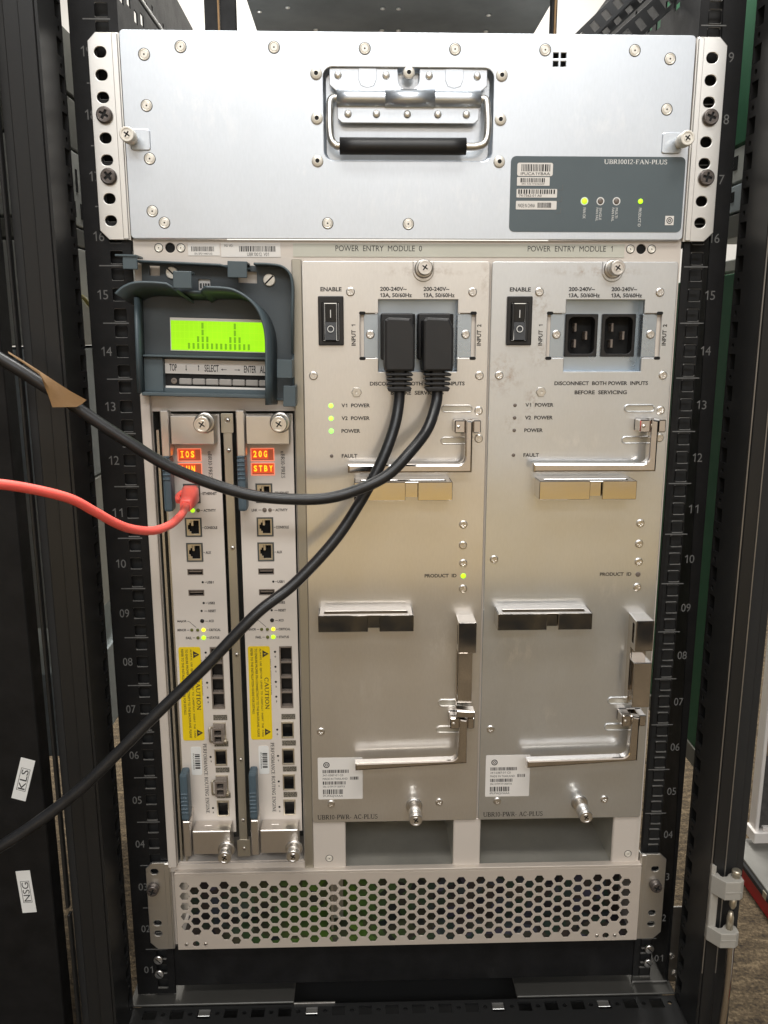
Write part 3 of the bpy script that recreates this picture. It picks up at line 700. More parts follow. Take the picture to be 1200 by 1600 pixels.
for x0, x1 in ((-86.2, -57), (43.8, 68), (193, 215.5)):
    b = MB(); b.box(x0, x1, -1.2, -.1, 127, 176.4, .3); b.build('window_mullion', 'shell', ch)
for x, z in ((-71.8, 138), (207.8, 137)): sub(ME['smallrivet'], 'rivet', ch, x, -1.2, z)
b = MB(); b.box(-93, 172.5, -.5, -.05, 673.9, 684.0, 0); b.text('POWER  ENTRY  MODULE  0', -59.4, 9.5, 678.2, 682.6, -.6, m=1); b.text('POWER  ENTRY  MODULE  1', 94.3, 162.8, 678.3, 682.7, -.6, m=1)
b.build('label_band', ['band', 'ink'], ch)
b = MB(); b.box(-176, -151, -.4, -.05, 674.6, 683.8); b.bars(-173.4, -154.9, 677.8, 681.5, -.5, 46, 1); b.text('SN: SPE114401UG', -171, -157, 675.3, 676.8, -.5, m=1)
b.box(-150, -103, -.4, -.05, 673.6, 684.4); b.bars(-135.7, -106.8, 677.7, 681.9, -.5, 60, 1); b.text('UBR10012  V01', -129.5, -112.4, 674.3, 677.0, -.5, m=1); b.text('PID VID:', -147.2, -140.3, 681.2, 683.0, -.5, m=1)
b.build('barcode_sticker', ['sticker', 'ink'], ch)
for x in (-199, -181.6, 177.4, 194.6): sub(ME['smallrivet'], 'rivet', ch, x, -.1, 680.4)
for x in (-190.1, 186.2):
    b = MB(); b.lathe(x, 680.5, [(4.3, 2.2), (4.3, 12), (.2, 12.2)], 20); b.build('guide_pin_hole', 'dark', ch)
# grille
hexes = []
def hexa(x, z, r=4.6): return [(x + r * math.cos(R(60 * i)), z + r * .985 * math.sin(R(60 * i))) for i in range(6)]
px_, pz_ = 9.165, 10.68
for i in range(46):
    x = -205.8 + i * px_
    for k in range(6):
        z = (115.1 if i % 2 == 0 else 109.9) - k * pz_
        if z < 68 and i < 1: continue
        if z < 63 and (i < 4 or i in (42, 43, 44)): continue
        if z < 52: continue
        if z < 58 and i < 3: continue
        hexes.append(hexa(x, z))
b = MB(); b.plate([rrect(-214.5, 220, 48, 126, .6)] + hexes + [circ(-197.5, 53.8, 3.1), circ(190, 53.4, 3.1)], -6, .9, .2)
b.box(-214.5, 220, -5.9, 1, 126.0, 128.6, .4); b.box(-214.5, -212.5, -4.3, 1, 48, 126); b.box(218, 220, -4.3, 1, 48, 126); b.box(-212, 218, -4.2, -3, 48, 49.2)
gr = b.build('grille', 'grille', ch)
for x in (-206.3, -188.6, 181.5, 198.6): sub(ME['tinyrivet'], 'rivet', gr, x, -6.2, 54)
b = MB(); b.box(-71, -69, 2, 20, 60, 122); b.box(-72, -60, 18, 20, 60, 122); b.build('inner_post', 'plate', gr)
b = MB(); b.box(-213, 218, 42, 44, 49.7, 126); b.box(-213, 218, -2.9, 42, 49.1, 49.7); b.box(-213, 218, 2.2, 42, 125, 125.8); b.build('interior_board', 'board', ch)
# ears
def ear(sgn, x0, x1, z0, z1, holes, ch_in=8, bot_in=8):
    o = [(x0, z0), (x1, z0), (x1, z1), (x0, z1)]
    if sgn < 0: o = [(x0 + 7, z0), (x1, z0), (x1, z1), (x0 + 6, z1), (x0, z1 - 6), (x0, z0 + 7)]
    else: o = [(x0, z0), (x1 - 7, z0), (x1, z0 + 7), (x1, z1 - 6), (x1 - 6, z1), (x0, z1)]
    b = MB(); b.plate([o] + holes, -3.4, 2.4, .4)
    xi = x1 if sgn < 0 else x0
    b.box(*(sorted((xi, xi + (-4.5 if sgn < 0 else 4.5)))), -4.2, -3.2, z0 + .5, z1 - .5, .45)
    b.box(*(sorted((xi, xi + (.8 if sgn < 0 else -.8)))), -3, 20, z0, z1)
    return b.build('mounting_ear', 'ear', ch)
HZ = [820.8, 804.9, 789.2, 760.4, 744.6, 716.5, 700.2]
e1 = ear(-1, -243.2, -220.6, 686, 834.5, [obround(-234.2, z, 9.0, 7.8) for z in HZ])
e2 = ear(1, 219.6, 242.4, 686, 835.5, [obround(231.2, z, 9.0, 7.8) for z in HZ])
e3 = ear(-1, -240.8, -219.2, 47, 138, [obround(-233, z, 7.4, 5.6) for z in (129, 75, 64)])
e4 = ear(1, 220.3, 244, 47, 137.5, [obround(234, z, 7.4, 5.6) for z in (122, 75, 63)])
for e, x, z, r in ((e1, -233.6, 776.6, .5), (e1, -233.4, 732.6, .9), (e2, 232.9, 778.2, .35), (e2, 233.2, 734, .2)):
    sub(ME['rackscrew'], 'rack_screw', e, x, -3.6, z, r)
_m = cross_screw('rack_screw', 5.6, 7, ['screwblack', 'dark'], 1)
for e, x, z in ((e3, -234.4, 112.5), (e4, 234.6, 105.7)): sub(_m, 'rack_screw', e, x, -3.6, z, .4)

# ------------------------------------------------------------------ fan tray
ft = thing('fan_tray', 'wide bright zinc fan tray with recessed carry handle at the top', 'fan tray', 0, -4, 687)
b = MB()
b.plate([rrect(-219.3, 217.6, 687, 836.3, 3), rrect(-67.2, 63.2, 745.2, 812, 7, 5)] + [rrect(x - 1.9, x + 1.9, z - 1.9, z + 1.9) for x in (110.3, 116.2) for z in (815.3, 821.2)], -4, 1.8, .5)
b.box(-216.5, 215.5, -2, 400, 834, 835.6)
b.build('face_plate', 'tray', ft)
b = MB(); b.box(106, 121, 4, 5, 810, 826); b.build('vent_backing', 'dark', ft)
# recessed dish
b = MB()
o = rrect(-67.6, 63.6, 744.8, 812.4, 7.2, 5); i_ = rrect(-65.4, 61.4, 747.4, 810.6, 6, 5)
lo = [b.bm.verts.new((x, -2.3, z)) for x, z in o]; hi = [b.bm.verts.new((x, 6.5, z)) for x, z in i_]
for k in range(len(lo)):
    f = b.bm.faces.new((lo[k], lo[(k + 1) % len(lo)], hi[(k + 1) % len(lo)], hi[k])); f.smooth = True
b.bm.faces.new(hi)
hd = b.build('handle_dish', 'tray', ft)
b = MB()
b.plate([[(-62.5, 812), (-62.5, 800), (-57, 795.5), (-56.5, 776), (-53, 773), (49, 773), (52.5, 776), (53, 795.5), (58.5, 800), (58.5, 812), (6.5, 812), (6.2, 805)] + arcp(-1.9, 804.5, 8.1, 8.1, 0, -180, 10) + [(-10, 805), (-10.3, 812)]], -1.6, 1.6, .4)
b.tube([(-57, -2, 790.5), (-30, -2, 790.5), (26, -2, 790.5), (53.5, -2, 790.5)], 6.2, 16, sub=2)
b.tube([(-20, -2.2, 790.5), (18, -2.2, 790.5)], 6.7, 16, sub=2)
for x in (-33.5, 33): b.plate([[(x - 7, 812), (x - 7, 804), (x - 5, 799.5), (x, 798), (x + 5, 799.5), (x + 7, 804), (x + 7, 812)]], -2.1, .7, .3)
hp = b.build('hinge_plate', 'tray', ft)
for x, z in [(x, 806.8) for x in (-55.9, -19.2, 13.8, 50.7)] + [(x, 779.4) for x in (-48.5, -26.6, -2.8, 20.8, 42.9)]: sub(ME['button'], 'rivet', hp, x, -1.7, z)
b = MB(); b.tube([(-57, 0, 791), (-60.5, -.5, 790.6), (-62.4, -2, 786), (-62.6, -6, 770), (-61.6, -8.5, 760), (-58, -9, 755.3), (-52, -9, 754.6), (-10, -9, 754.6), (40, -9, 754.8), (50, -9, 755), (56.8, -8.7, 758), (59, -7, 768), (58.8, -2.5, 785), (57.5, -.6, 790.6), (53.5, 0, 791)], 2.9, 14)
bar_ = b.build('carry_handle', 'plate', ft)
b = MB(); b.tube([(-55, -9.4, 754.6), (-5, -9.4, 754.6), (42, -9.4, 754.8)], 6.3, 18, sub=3); b.build('handle_grip', 'black', bar_)
for p in [(-201.3, 819.3), (-173.8, 824.8), (-103.8, 825), (-35.4, 824.8), (33.1, 824.9), (101.9, 825), (170.7, 825.2), (198.3, 819.6), (198.3, 783.7), (-201.5, 783.6), (-201.3, 745.7), (-201.5, 707.3), (-192.6, 698.8), (-65.2, 698.8), (-1.7, 698.5)]:
    sub(ME['flatrivet'], 'rivet', ft, p[0], -4, p[1])
for p in [(-72.4, 807), (-72.4, 775.4), (-72.4, 744.7), (69.2, 806.9), (69.1, 775.5), (69, 744.9), (-1.9, 808.2)]: sub(ME['domerivet'], 'rivet', ft, p[0], -4, p[1])
for sx, x, bx in ((-1, -213.3, -207.5), (1, 209.6, 203.5)):
    b = MB(); b.plate([rrect(bx - 7.5, bx + 7.5, 751.5, 767, 2)], -5.2, 1.4, .6); b.build('screw_boss', 'tray', ft)
    sub(ME['thumbcream'], 'thumbscrew', ft, x, -5, 759.5)
b = MB(); b.plate([rrect(78.1, 215.8, 692.8, 749.2, 4)], -4.35, .3)
lb = b.build('label_plate', 'slate', ft)
for q in (('UBR10012-FAN-PLUS', 151.3, 201.1, 743.6, 747.2, 0, True), ('FAN OK', 136.4, 138.6, 703, 711.2, -90), ('SINGLE', 149.4, 151.3, 702, 711.2, -90), ('FAN FAIL', 146.8, 148.6, 701.2, 711.2, -90),
          ('MULTI', 162.2, 164.1, 703.5, 711.2, -90), ('FAN FAIL', 159.4, 161.3, 701, 711.2, -90), ('PRODUCT ID', 180.8, 183, 697.2, 711.2, -90)):
    b = MB(); b.text(q[0], *q[1:5], -4.5, *q[5:]); b.build('lettering', 'white', lb)
for x1, z0 in ((119.6, 724.2), (119.2, 715.6), (118.8, 706.8)):
    b = MB(); b.quad(x1 - 4, x1, z0, z0 + .35, -4.5); b.quad(x1 - .35, x1, z0, z0 + 4, -4.5); b.build('corner_mark', 'greyink', lb)
b = MB(); b.plate([rrect(202.5, 209.4, 698.3, 705.3)], -4.55, .2); b.build('emblem_patch', 'sticker', lb)
b = MB(); b.plate([circ(206, 701.8, 2.5), circ(206, 701.8, 1.9)], -4.7, .1); b.plate([circ(206, 701.8, 1.2), circ(206, 701.8, .6)], -4.7, .1); b.build('emblem', 'ink', lb)
for (x0, x1, z0, z1, r), bz, tx, tz in (((83.2, 111.2, 734.5, 744.3, 1.5), (86.5, 109, 738, 743.2), 'IPUCA1YBAA', (86, 109, 735.2, 737.3)), ((83.3, 109, 727.4, 733.8, .3), (86, 106, 729.8, 733), 'SN: NIJ172360ZP', (87, 105, 727.9, 729.2)),
     ((83.2, 115.2, 718.6, 725, .6), (84.5, 113.5, 721.3, 724.6), '74-7362-01 A0', (85.2, 103, 719.2, 720.9)), ((83.0, 115.2, 709.7, 716.1, .6), (100, 111.5, 711, 714.8), 'MADE IN CHINA', (84.6, 98, 711.2, 714))):
    b = MB(); b.plate([rrect(x0, x1, z0, z1, r)], -4.6, .2); b.bars(*bz, -4.75, 40, 1); b.text(tx, *tz, -4.75, m=1); b.build('barcode_sticker', ['sticker', 'ink'], lb)
for x, k in ((137.2, 'ledlime'), (149.9, 'ledoff'), (162.7, 'ledoff'), (181.8, 'ledlime')):
    sub(led_mesh('led', 2.2 if x < 170 else 1.9, k, 'white' if x < 170 else None), 'led', ft, x, -4.5, 716.1)

# ------------------------------------------------------------------ power entry modules
def slot_rim(b, x, z, w, h):
    """embossed slot: raised rim round a dark opening"""
    b.plate([obround(x, z, w, h), obround(x, z, w - 2.2, h - 2.2)], -4.1, 1.2, .45)
    b.plate([obround(x, z, w - 2.2, h - 2.2)], -3.1, .2, 0, 1)
def power_module(X, live, label, inputs_used):
    t = thing('power_module', label, 'power supply', X, -3, 176, 'two power supplies side by side in the router')
    sheet = 'zinc0' if live else 'zinc1'
    P = [(61.6, 640.7), (125.7, 640.7), (125.7, 630), (140.5, 630), (140.5, 594.5), (125.7, 594.5), (125.7, 583.5), (61.6, 583.5), (61.6, 594.5), (46.8, 594.5), (46.8, 630), (61.6, 630)]
    tr = lambda q: [(X + a, z) for a, z in q]
    b = MB()
    b.plate([rrect(X + .5, X + 151.2, 176, 670.4, 2.5), tr(P)[::-1], rrect(X + 14, X + 32.5, 606.5, 642)], -3, 2, .5)
    # stepped boss behind the upper thumbscrew
    cx = X + 97.6
    u = [(cx - 8.5, 670.4), (cx - 8.5, 664), ] + arcp(cx, 663, 8.5, 8.5, 180, 360, 12) + [(cx + 8.5, 664), (cx + 8.5, 670.4)]
    b.plate([u], -4.0, 1.4, .6)
    b.box(X + .6, X + 1.4, -1, 0, 180, 668)
    b.build('face_plate', sheet, t)
    for q in ((126.5, 553.3, 26, 6.5), (126, 526.8, 26, 6.5), (125, 292.3, 22, 7), (124.5, 266.8, 24, 7)):
        b = MB(); slot_rim(b, X + q[0], *q[1:]); b.build('embossed_slot', [sheet, 'winmetal'], t)
    # inlet well
    b = MB()
    b.box(X + 61.0, X + 126.4, -1, 14, 640.8, 642); b.box(X + 61.0, X + 126.4, -1, 14, 582, 583.4); b.box(X + 60.4, X + 61.5, 1, 14, 583, 641); b.box(X + 125.8, X + 127, 1, 14, 583, 641)
    b.plate([rrect(X + 61, X + 126.4, 582, 642), rrect(X + 66.4, X + 91, 596, 629), rrect(X + 97, X + 122.7, 596, 629)], 13, 1)
    for x0, x1 in ((46.9, 61.5), (125.8, 140.4)): b.plate([rrect(X + x0 + (3 if x0 < 50 else 0), X + x1 - (0 if x0 < 50 else 3), 595, 629.6, .6)], -.4, 1, .3)
    well = b.build('inlet_well', 'wellzinc', t)
    for q in (48.6, 138.6):
        for z in (630.2, 594.2):
            b = MB(); b.plate([obround(X + q, z, 5.2, 2.6)], -3.2, .3); b.build('relief_slot', 'dark', well)
    for q in (46.4, 140.2):
        b = MB(); b.box(X + q, X + q + .9, .7, 1.3, 594.6, 630); b.build('gap', 'dark', well)
    for x in (55, 132.7): sub(ME['pan'], 'screw', well, X + x, -.5, 613.3)
    for k, (x0, x1) in enumerate(((65.2, 92.2), (95.8, 123.9))):
        b = MB(); b.plate([rrect(X + x0, X + x1, 595, 630, .8), rrect(X + x0 + 2.6, X + x1 - 2.6, 597.5, 627.5, 4)], 10.8, 3, .4)
        sk = b.build('socket', 'socket', t)
        b = MB(); b.box(X + x0 + 2.5, X + x1 - 2.5, 22, 23, 597, 628); b.box(X + x0 + 2.4, X + x0 + 2.6, 11.5, 22, 597, 628); b.box(X + x1 - 2.6, X + x1 - 2.4, 11.5, 22, 597, 628); b.box(X + x0 + 2.4, X + x1 - 2.4, 11.5, 22, 596.9, 597.5); b.build('socket_back', 'dark', sk)
        bl = MB(); bl.box(-.9, .9, 0, 9, -3.4, 3.4, .2)
        me = bl.mesh('contact_pin', ['smoke'], (0, 0, 0))
        for dx, dz in ((.33, 6.6), (.33, -6.6), (.67, 0)): sub(me, 'contact_pin', sk, X + x0 + (x1 - x0) * dx, 13, 612.5 + dz)
    # rocker switch
    b = MB(); b.plate([rrect(X + 13.2, X + 33.6, 604.6, 643.4, .8), rrect(X + 16.6, X + 29.8, 608.5, 638, .6)], -6, 3.2, .7)
    b.box(X + 14.6, X + 31.4, -8.4, -5.8, 607, 640, .8) if False else None
    sw = b.build('rocker_switch', 'socket', t)
    b = MB(); b.poly([(X + 15, -6.3, 606.2), (X + 32, -6.3, 606.2), (X + 32, -6.3, 607), (X + 15, -6.3, 607)])
    b.box(X + 16.7, X + 18.4, -9, -4, 608.6, 637.8, .3); b.box(X + 28.0, X + 29.7, -9, -4, 608.6, 637.8, .3)
    y0, y1 = (-9.2, -3.6)
    for z0, z1, a, c in ((623, 637.4, y1, y0 + 1.5) if False else (623, 637.4, -5.0, -6.5), (609, 623, -6.5, -9.5)):
        b.poly([(X + 18.6, c if z0 < 620 else a, z0 if z0 > 620 else z0), (X + 27.8, c if z0 < 620 else a, z0), (X + 27.8, a if z0 < 620 else c, z1), (X + 18.6, a if z0 < 620 else c, z1)])
    b.poly([(X + 18.6, -9.5, 609), (X + 27.8, -9.5, 609), (X + 27.8, -3, 608), (X + 18.6, -3, 608)])
    b.build('rocker', 'black', sw)
    b = MB(); b.box(X + 22.9, X + 23.5, -7.0, -6.7, 626.5, 632.6); b.plate([circ(X + 23.2, 617.6, 2.7), circ(X + 23.2, 617.6, 2.15)], -9.3, .6)
    b.build('switch_mark', 'white', sw)
    # lettering
    y = -3.15
    def tx(s, x0, x1, z0, z1, r=0, se=False):
        b = MB(); b.text(s, X + x0, X + x1, z0, z1, y, r, se, weight=.03); b.build('lettering', 'ink', t)
    tx('ENABLE', 15.2, 32.2, 647.1, 650.4)
    for x0, x1, x2 in ((63, 84.3, 88.6), (97.8, 118.6, 123)): tx('200-240V~', x0, x1, 647.4, 650.7); tx('13A, 50/60Hz', x0, x2, 642.0, 645.9)
    tx('DISCONNECT  BOTH POWER  INPUTS', 54.5, 132.4, 572.3, 575.5); tx('BEFORE  SERVICING', 71.6, 115.2, 564.8, 568.1)
    tx('INPUT  1', 39.7, 43.2, 604.4, 621.2, 90); tx('INPUT  2', 141.6, 145.1, 604.4, 621.4, 90)
    tx('V1  POWER', 31, 54.5, 554.6, 557.8); tx('V2  POWER', 31, 54.3, 544.1, 547.3); tx('POWER', 30.8, 46.4, 533.6, 536.8); tx('FAULT', 30.8, 43.9, 512.8, 516)
    tx('PRODUCT  ID', 101, 128.6, 408.4, 411.6)
    tx('UBR10-PWR- AC-PLUS', 5, 60, 179, 183.8, 0, True)
    # fastenings and lights
    for x, z in ((39.2, 646.8), (137.4, 646.6), (8.5, 580.4), (144.4, 580.3), (144.4, 551.6), (145, 528.5), (133.6, 455.1), (133.6, 437), (134.2, 421), (134.4, 398.2), (8.5, 424.2), (9.6, 266.3), (17.6, 194.9), (116.5, 195)):
        sub(ME['pan'], 'screw', t, X + x, -3, z, random.uniform(0, 1.5))
    b = MB(); b.lathe(0, 0, [(4.4, 0), (4.2, -1.2), (3.9, -1.5), (1.2, -1.5), (1.0, -.4), (.1, -.4)], 6); sub(b.mesh('hex_nut', ['plate'], (0, 0, 0)), 'hex_nut', t, X + 43.6, -3, 567)
    sub(ME['thumb'], 'thumbscrew', t, X + 97.8, -3.6, 664.6)
    sub(ME['thumblong'], 'thumbscrew', t, X + 93.5, -3, 192.0)
    for z, k in ((556, 'ledgreen'), (545.6, 'ledgreen'), (535.2, 'ledbright'), (514.4, None)):
        sub(led_mesh('led', 1.9 if live and k else 1.5, k if live and k else 'ledoff'), 'led', t, X + 22.4, -3, z)
    sub(led_mesh('led', 2.2, 'ledlime' if live else 'ledoff'), 'led', t, X + 134.4, -3, 409.6)
    # ejector levers: upper and lower, hinge block behind each
    def lever(pts, hx, hz, name='lever'):
        b = MB(); b.plate([[(X + a, z) for a, z in pts]], -21, 9, 1.5); lv = b.build(name, 'chrome', t)
        b = MB(); b.box(X + hx - 11, X + hx - 2.5, -17.5, -1.5, hz - 5.2, hz + 5.2, .8); b.box(X + hx + 4.2, X + hx + 10.5, -17.5, -1.5, hz - 5.2, hz + 5.2, .8); b.box(X + hx - 11, X + hx + 10.5, -4.6, -1.5, hz - 5.2, hz + 5.2, .3); b.build('hinge_block', 'chrome', lv)
        b = MB(); b.lathe(X + hx - 8, hz, [(1.5, -17.4), (1.4, -18), (.4, -18.4)], 12); b.build('hinge_rivet', 'nickel', lv)
    arc = arcp(125.5, 515.5, 6, 6, 0, -90, 6)
    lever([(36, 502.6), (137.6, 502.6), (137.6, 544.8), (131.5, 546), (131.5, 516)] + arc[1:] + [(36, 510)], 134.2, 539.8)
    arc = arcp(124.5, 252, 6, 6, 0, -90, 6)
    lever([(40, 237), (138.6, 242.6), (138.4, 283.8), (131.6, 285), (130.5, 252)] + arc[1:] + [(40, 244.3)], 134.6, 279.2)
    # spring clips that park the levers
    def clip(x0, x1, z0, z1, g0, g1, name='lever_clip'):
        b = MB()
        b.flat([rrect(X + x0, X + x1, -23, -2.6, 1), rrect(X + x0 + 5, X + x1 - 5, -19, -11.5, 1)], z1, 1.3, .3)
        b.box(X + x0, X + g0, -23.6, -22.3, z0, z1, .4); b.box(X + g1, X + x1, -23.6, -22.3, z0, z1, .4); b.box(X + x0 + 1, X + x1 - 1, -20.5, -19.6, z0 + 2.6, z1 - 1.2)
        b.box(X + x0, X + x0 + 1.2, -22.6, -3, z0, z1, .2); b.box(X + x1 - 1.2, X + x1, -22.6, -3, z0, z1, .2)
        b.build(name, 'latch', t)
    clip(41, 121.6, 480, 495.4, 83, 93.2); clip(9.8, 90.6, 367, 381.8, 51.8, 61.6)
    b = MB()
    b.box(X + 129, X + 144.2, -23, -2.6, 372.6, 374, .3); b.box(X + 129, X + 144.2, -23.6, -22.3, 347, 374.2, .4); b.plate([rrect(X + 130.5, X + 143, 296, 372)], -11, 1.2, .2)
    b.side([[(-23, 373.6), (-23, 346.5), (-11.5, 346.5), (-11.5, 294), (-2.8, 294), (-2.8, 375)], rrect(-19, -14, 352, 370, 1)], X + 129.4, 1.2, .2)
    b.box(X + 129, X + 144.2, -23, -10, 346.6, 347.8, .2)
    if live: b.box(X + 128.6, X + 144.6, -21.6, -10, 286.5, 292.6, .6, rot=.06)
    else:
        b.box(X + 129.2, X + 144.4, -23.8, -22.4, 295, 336, .4); b.box(X + 129.2, X + 144.4, -23, -10, 334.8, 336.2, .3)
    b.build('lever_clip', 'latch', t)
    # rating label
    b = MB(); b.plate([rrect(X + 6.2, X + 46.6, 199.5, 240.6, .8)], -3.2, .18)
    yy = -3.3
    b.plate([circ(X + 14, 233.6, 2.9), circ(X + 14, 233.6, 2.0)], yy, .05, 0, 1); b.plate([circ(X + 14, 233.6, 1.3), circ(X + 14, 233.6, .7)], yy, .05, 0, 1)
    b.bars(X + 10.5, X + 34.5, 225.6, 228.8, yy, 48, 1); b.text('341-0387-01 C0', X + 10.5, X + 29, 222.4, 224.4, yy, m=1); b.text('MADE IN THAILAND', X + 10.5, X + 32.8, 218.9, 220.9, yy, m=1); b.bars(X + 35.2, X + 42.6, 218.8, 221.8, yy, 14, 1)
    b.bars(X + 10.5, X + 31.4, 214.2, 217.4, yy, 40, 1); b.text('SN: DTM171300YX', X + 10.5, X + 30.6, 211.2, 213.1, yy, m=1)
    b.bars(X + 10.5, X + 29, 204.6, 209.4, yy, 34, 1); b.text('IPUPAQVAAA', X + 10.5, X + 28.6, 201.6, 203.8, yy, m=1)
    b.build('rating_sticker', ['sticker', 'ink'], t)
    return t
power_module(-87, True, 'left power supply, its green lights on and two black cords plugged in', True)
power_module(65.2, False, 'right power supply, brown stained, unlit, with both black inlets empty', False)

# ------------------------------------------------------------------ processor cards
def jack(X, x0, z0, name, parent, w=13.8, h=16.5, full=False):
    b = MB(); b.plate([rrect(X + x0, X + x0 + w, z0, z0 + h), rrect(X + x0 + 1.2, X + x0 + w - 1.2, z0 + 1.2, z0 + h - 1.2)], -3.4, .6, .1)
    j = b.build(name, 'inner', parent)
    # stepped aperture, latch notch to the left
    c = lambda q: [(X + x0 + a, z0 + e) for a, e in q]
    b = MB(); b.plate([rrect(X + x0 + 1.0, X + x0 + w - 1.0, z0 + 1.0, z0 + h - 1.0), c([(4.8, 2.6), (11.4, 2.6), (11.4, 14), (4.8, 14), (4.8, 12), (3.4, 12), (3.4, 10.2), (2.2, 10.2), (2.2, 6.4), (3.4, 6.4), (3.4, 4.6), (4.8, 4.6)])], -3.0, .8, .1); b.build('jack_shield', 'copper', j)
    b = MB(); b.box(X + x0 + 1, X + x0 + w - 1, 3, 3.6, z0 + 1, z0 + h - 1); b.build('jack_well', 'dark', j)
    b = MB(); b.box(X + x0 + 4.9, X + x0 + 6.6, -1.5, 3, z0 + 9.2, z0 + 13.8); b.build('jack_contacts', 'copper', j)
    return j
def card(X, first, label):
    t = thing('processor_card', label, 'circuit card', X, -3, 180, 'two processor cards in the left bay')
    b = MB()
    usb = [rrect(X + 10.3, X + 23.5, 412.5, 417.7), rrect(X + 10.4, X + 23.6, 394, 399.2)]
    jacks = [rrect(X + 10.2, X + 24.2, z, z + 16.4) for z in (475, 446, 424.2)]
    disp = [rrect(X + 7.7, X + 26, 511, 520.6), rrect(X + 7.8, X + 26.2, 499, 508.3)]
    row = [rrect(X + 26.6, X + 37, 290.2, 347)]
    cages = [rrect(X + 26.4, X + 37, z, z + 15.2) for z in (261, 235.2, 209.8, 184.8)]
    b.plate([rrect(X - 3.2, X + 42.6, 168, 549.5)] + usb + jacks + disp + row + cages, -3, 1.6, .25)
    fp = b.build('face_plate', 'card', t)
    b = MB(); b.box(X - 3, X + 42.4, 5, 6, 170, 548); b.build('card_back', 'dark', fp)
    # amber dot-matrix windows
    for z0, z1, s in ((511, 520.6, 'IOS' if first else '20G'), (499, 508.3, 'RUN' if first else 'STBY')):
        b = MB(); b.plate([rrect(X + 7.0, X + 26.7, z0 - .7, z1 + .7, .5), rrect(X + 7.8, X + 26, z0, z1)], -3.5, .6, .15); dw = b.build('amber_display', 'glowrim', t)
        b = MB(); b.quad(X + 7.2, X + 26.4, z0 - .2, z1 + .2, -1.8, 0)
        w = 4.05; n = len(s)
        for i in range(4):
            x = X + 8.7 + i * 4.3
            if i < n:
                b.text(s[i], x + (1.5 if s[i] == 'I' else .55), x + (2.2 if s[i] == 'I' else 3.2), z0 + 2.5, z1 - 1.7, -2.05, m=1, weight=.03)
                if s[i] == 'I': b.quad(x + .7, x + 3, z0 + 2.5, z0 + 3.2, -2.06, 1); b.quad(x + .7, x + 3, z1 - 2.4, z1 - 1.7, -2.06, 1)
            else: b.quad(x - .1, x + 4, z0 + .6, z1 - .6, -1.95, 2)
        b.quad(X + 8, X + 26, z0 + .1, z0 + 1.1, -1.9, 2)
        b.build('display_window', ['amberbg', 'amber', 'amberdim'], dw)
    for nm, z in (('ethernet_port', 475), ('console_port', 446), ('aux_port', 424.2)): jack(X, 10.3, z, nm, t)
    for z in (412.5, 394):
        b = MB(); b.plate([rrect(X + 10.2, X + 23.7, z - .1, z + 5.3), rrect(X + 11, X + 22.9, z + .7, z + 4.5)], -3.2, 1, .1); b.box(X + 11.6, X + 22.2, -2.4, 3, z + 2.4, z + 3.6, 0); u = b.build('usb_port', 'smoke', t)
    y = -3.12
    def tx(s, x0, x1, z0, z1, r=0, se=False):
        b = MB(); b.text(s, X + x0, X + x1, z0, z1, y, r, se, weight=.03); b.build('lettering', 'ink', fp)
    tx('uBR10-PRES', 32, 35.2, 496, 518.8, -90, True); tx('PERFORMANCE ROUTING ENGINE', 16.2, 19.4, 187.6, 256.2, -90, True)
    tx('ETHERNET', 26.2, 38, 482, 484.4); tx('ACTIVITY', 26.2, 36.6, 467.6, 469.9); tx('LINK', 6.4, 11.2, 467.6, 469.9); tx('CONSOLE', 26.3, 37.2, 452.7, 455.1); tx('AUX', 26.4, 31.1, 431, 433.4)
    tx('USB1', 26.3, 32.2, 404.8, 407.1); tx('USB2', 26.4, 32.4, 386.2, 388.5); tx('RESET', 26.5, 33, 379.1, 381.4); tx('ACO', 26.3, 30.8, 370, 372.3); tx('MAJOR', -.5, 7.4, 369.8, 372.1)
    tx('MINOR', -.8, 6.7, 362, 364.3); tx('CRITICAL', 26.2, 36.4, 361.9, 364.2); tx('FAIL', 6.1, 11.2, 354.7, 357); tx('STATUS', 26.4, 35, 354.7, 357)
    tx('GBIC INTERFACE PORTS', 17.3, 18.6, 302, 336, -90)
    b = MB()
    for x0, x1, z in ((24.6, 25.8, 483), (23.8, 25.6, 468.8), (12, 14.6, 468.8), (24.6, 25.8, 453.8), (24.6, 25.8, 432.2), (24.5, 25.8, 406), (24.4, 25.8, 387.4), (23, 25.8, 380.2), (23.5, 25.8, 371), (8, 9.4, 371), (7.2, 9.4, 363), (23.8, 25.6, 363), (12, 14, 355.9), (23.8, 25.8, 355.9)): b.quad(X + x0, X + x1, z - .2, z + .2, y)
    b.poly([(X + 9.4, y, 371.2), (X + 9.4, y, 370.7), (X + 15.2, y, 365.2), (X + 15.6, y, 365.4)])
    b.build('lead_lines', 'ink', fp, kind='stuff')
    for i, z in enumerate((342.2, 328.3, 314.2, 300.2, 268.7, 243.2, 218, 192.6)): tx(str(i % 4), 22, 23.2, z - 5.2, z - 3.6)
    D = lambda x, z, r, k: sub(led_mesh('led', r, k), 'led', t, X + x, -3, z)
    D(17.2, 468.9, 1.9, 'ledlime' if first else 'ledoff'); D(21.8, 468.9, 1.6, 'ledolive' if first else 'ledoff')
    D(11.5, 363.1, 1.4, 'ledolive'); D(16.5, 363, 1.4, 'ledolive'); D(21.6, 363.1, 1.7, 'ledyellow'); D(16.5, 355.9, 1.5, 'ledolive'); D(21.4, 355.9, 1.9, 'ledlime')
    hole = MB(); hole.lathe(0, 0, [(1.0, .05), (1.0, -.05), (.1, -.06)], 12); hm = hole.mesh('pin_hole', ['dark'], (0, 0, 0))
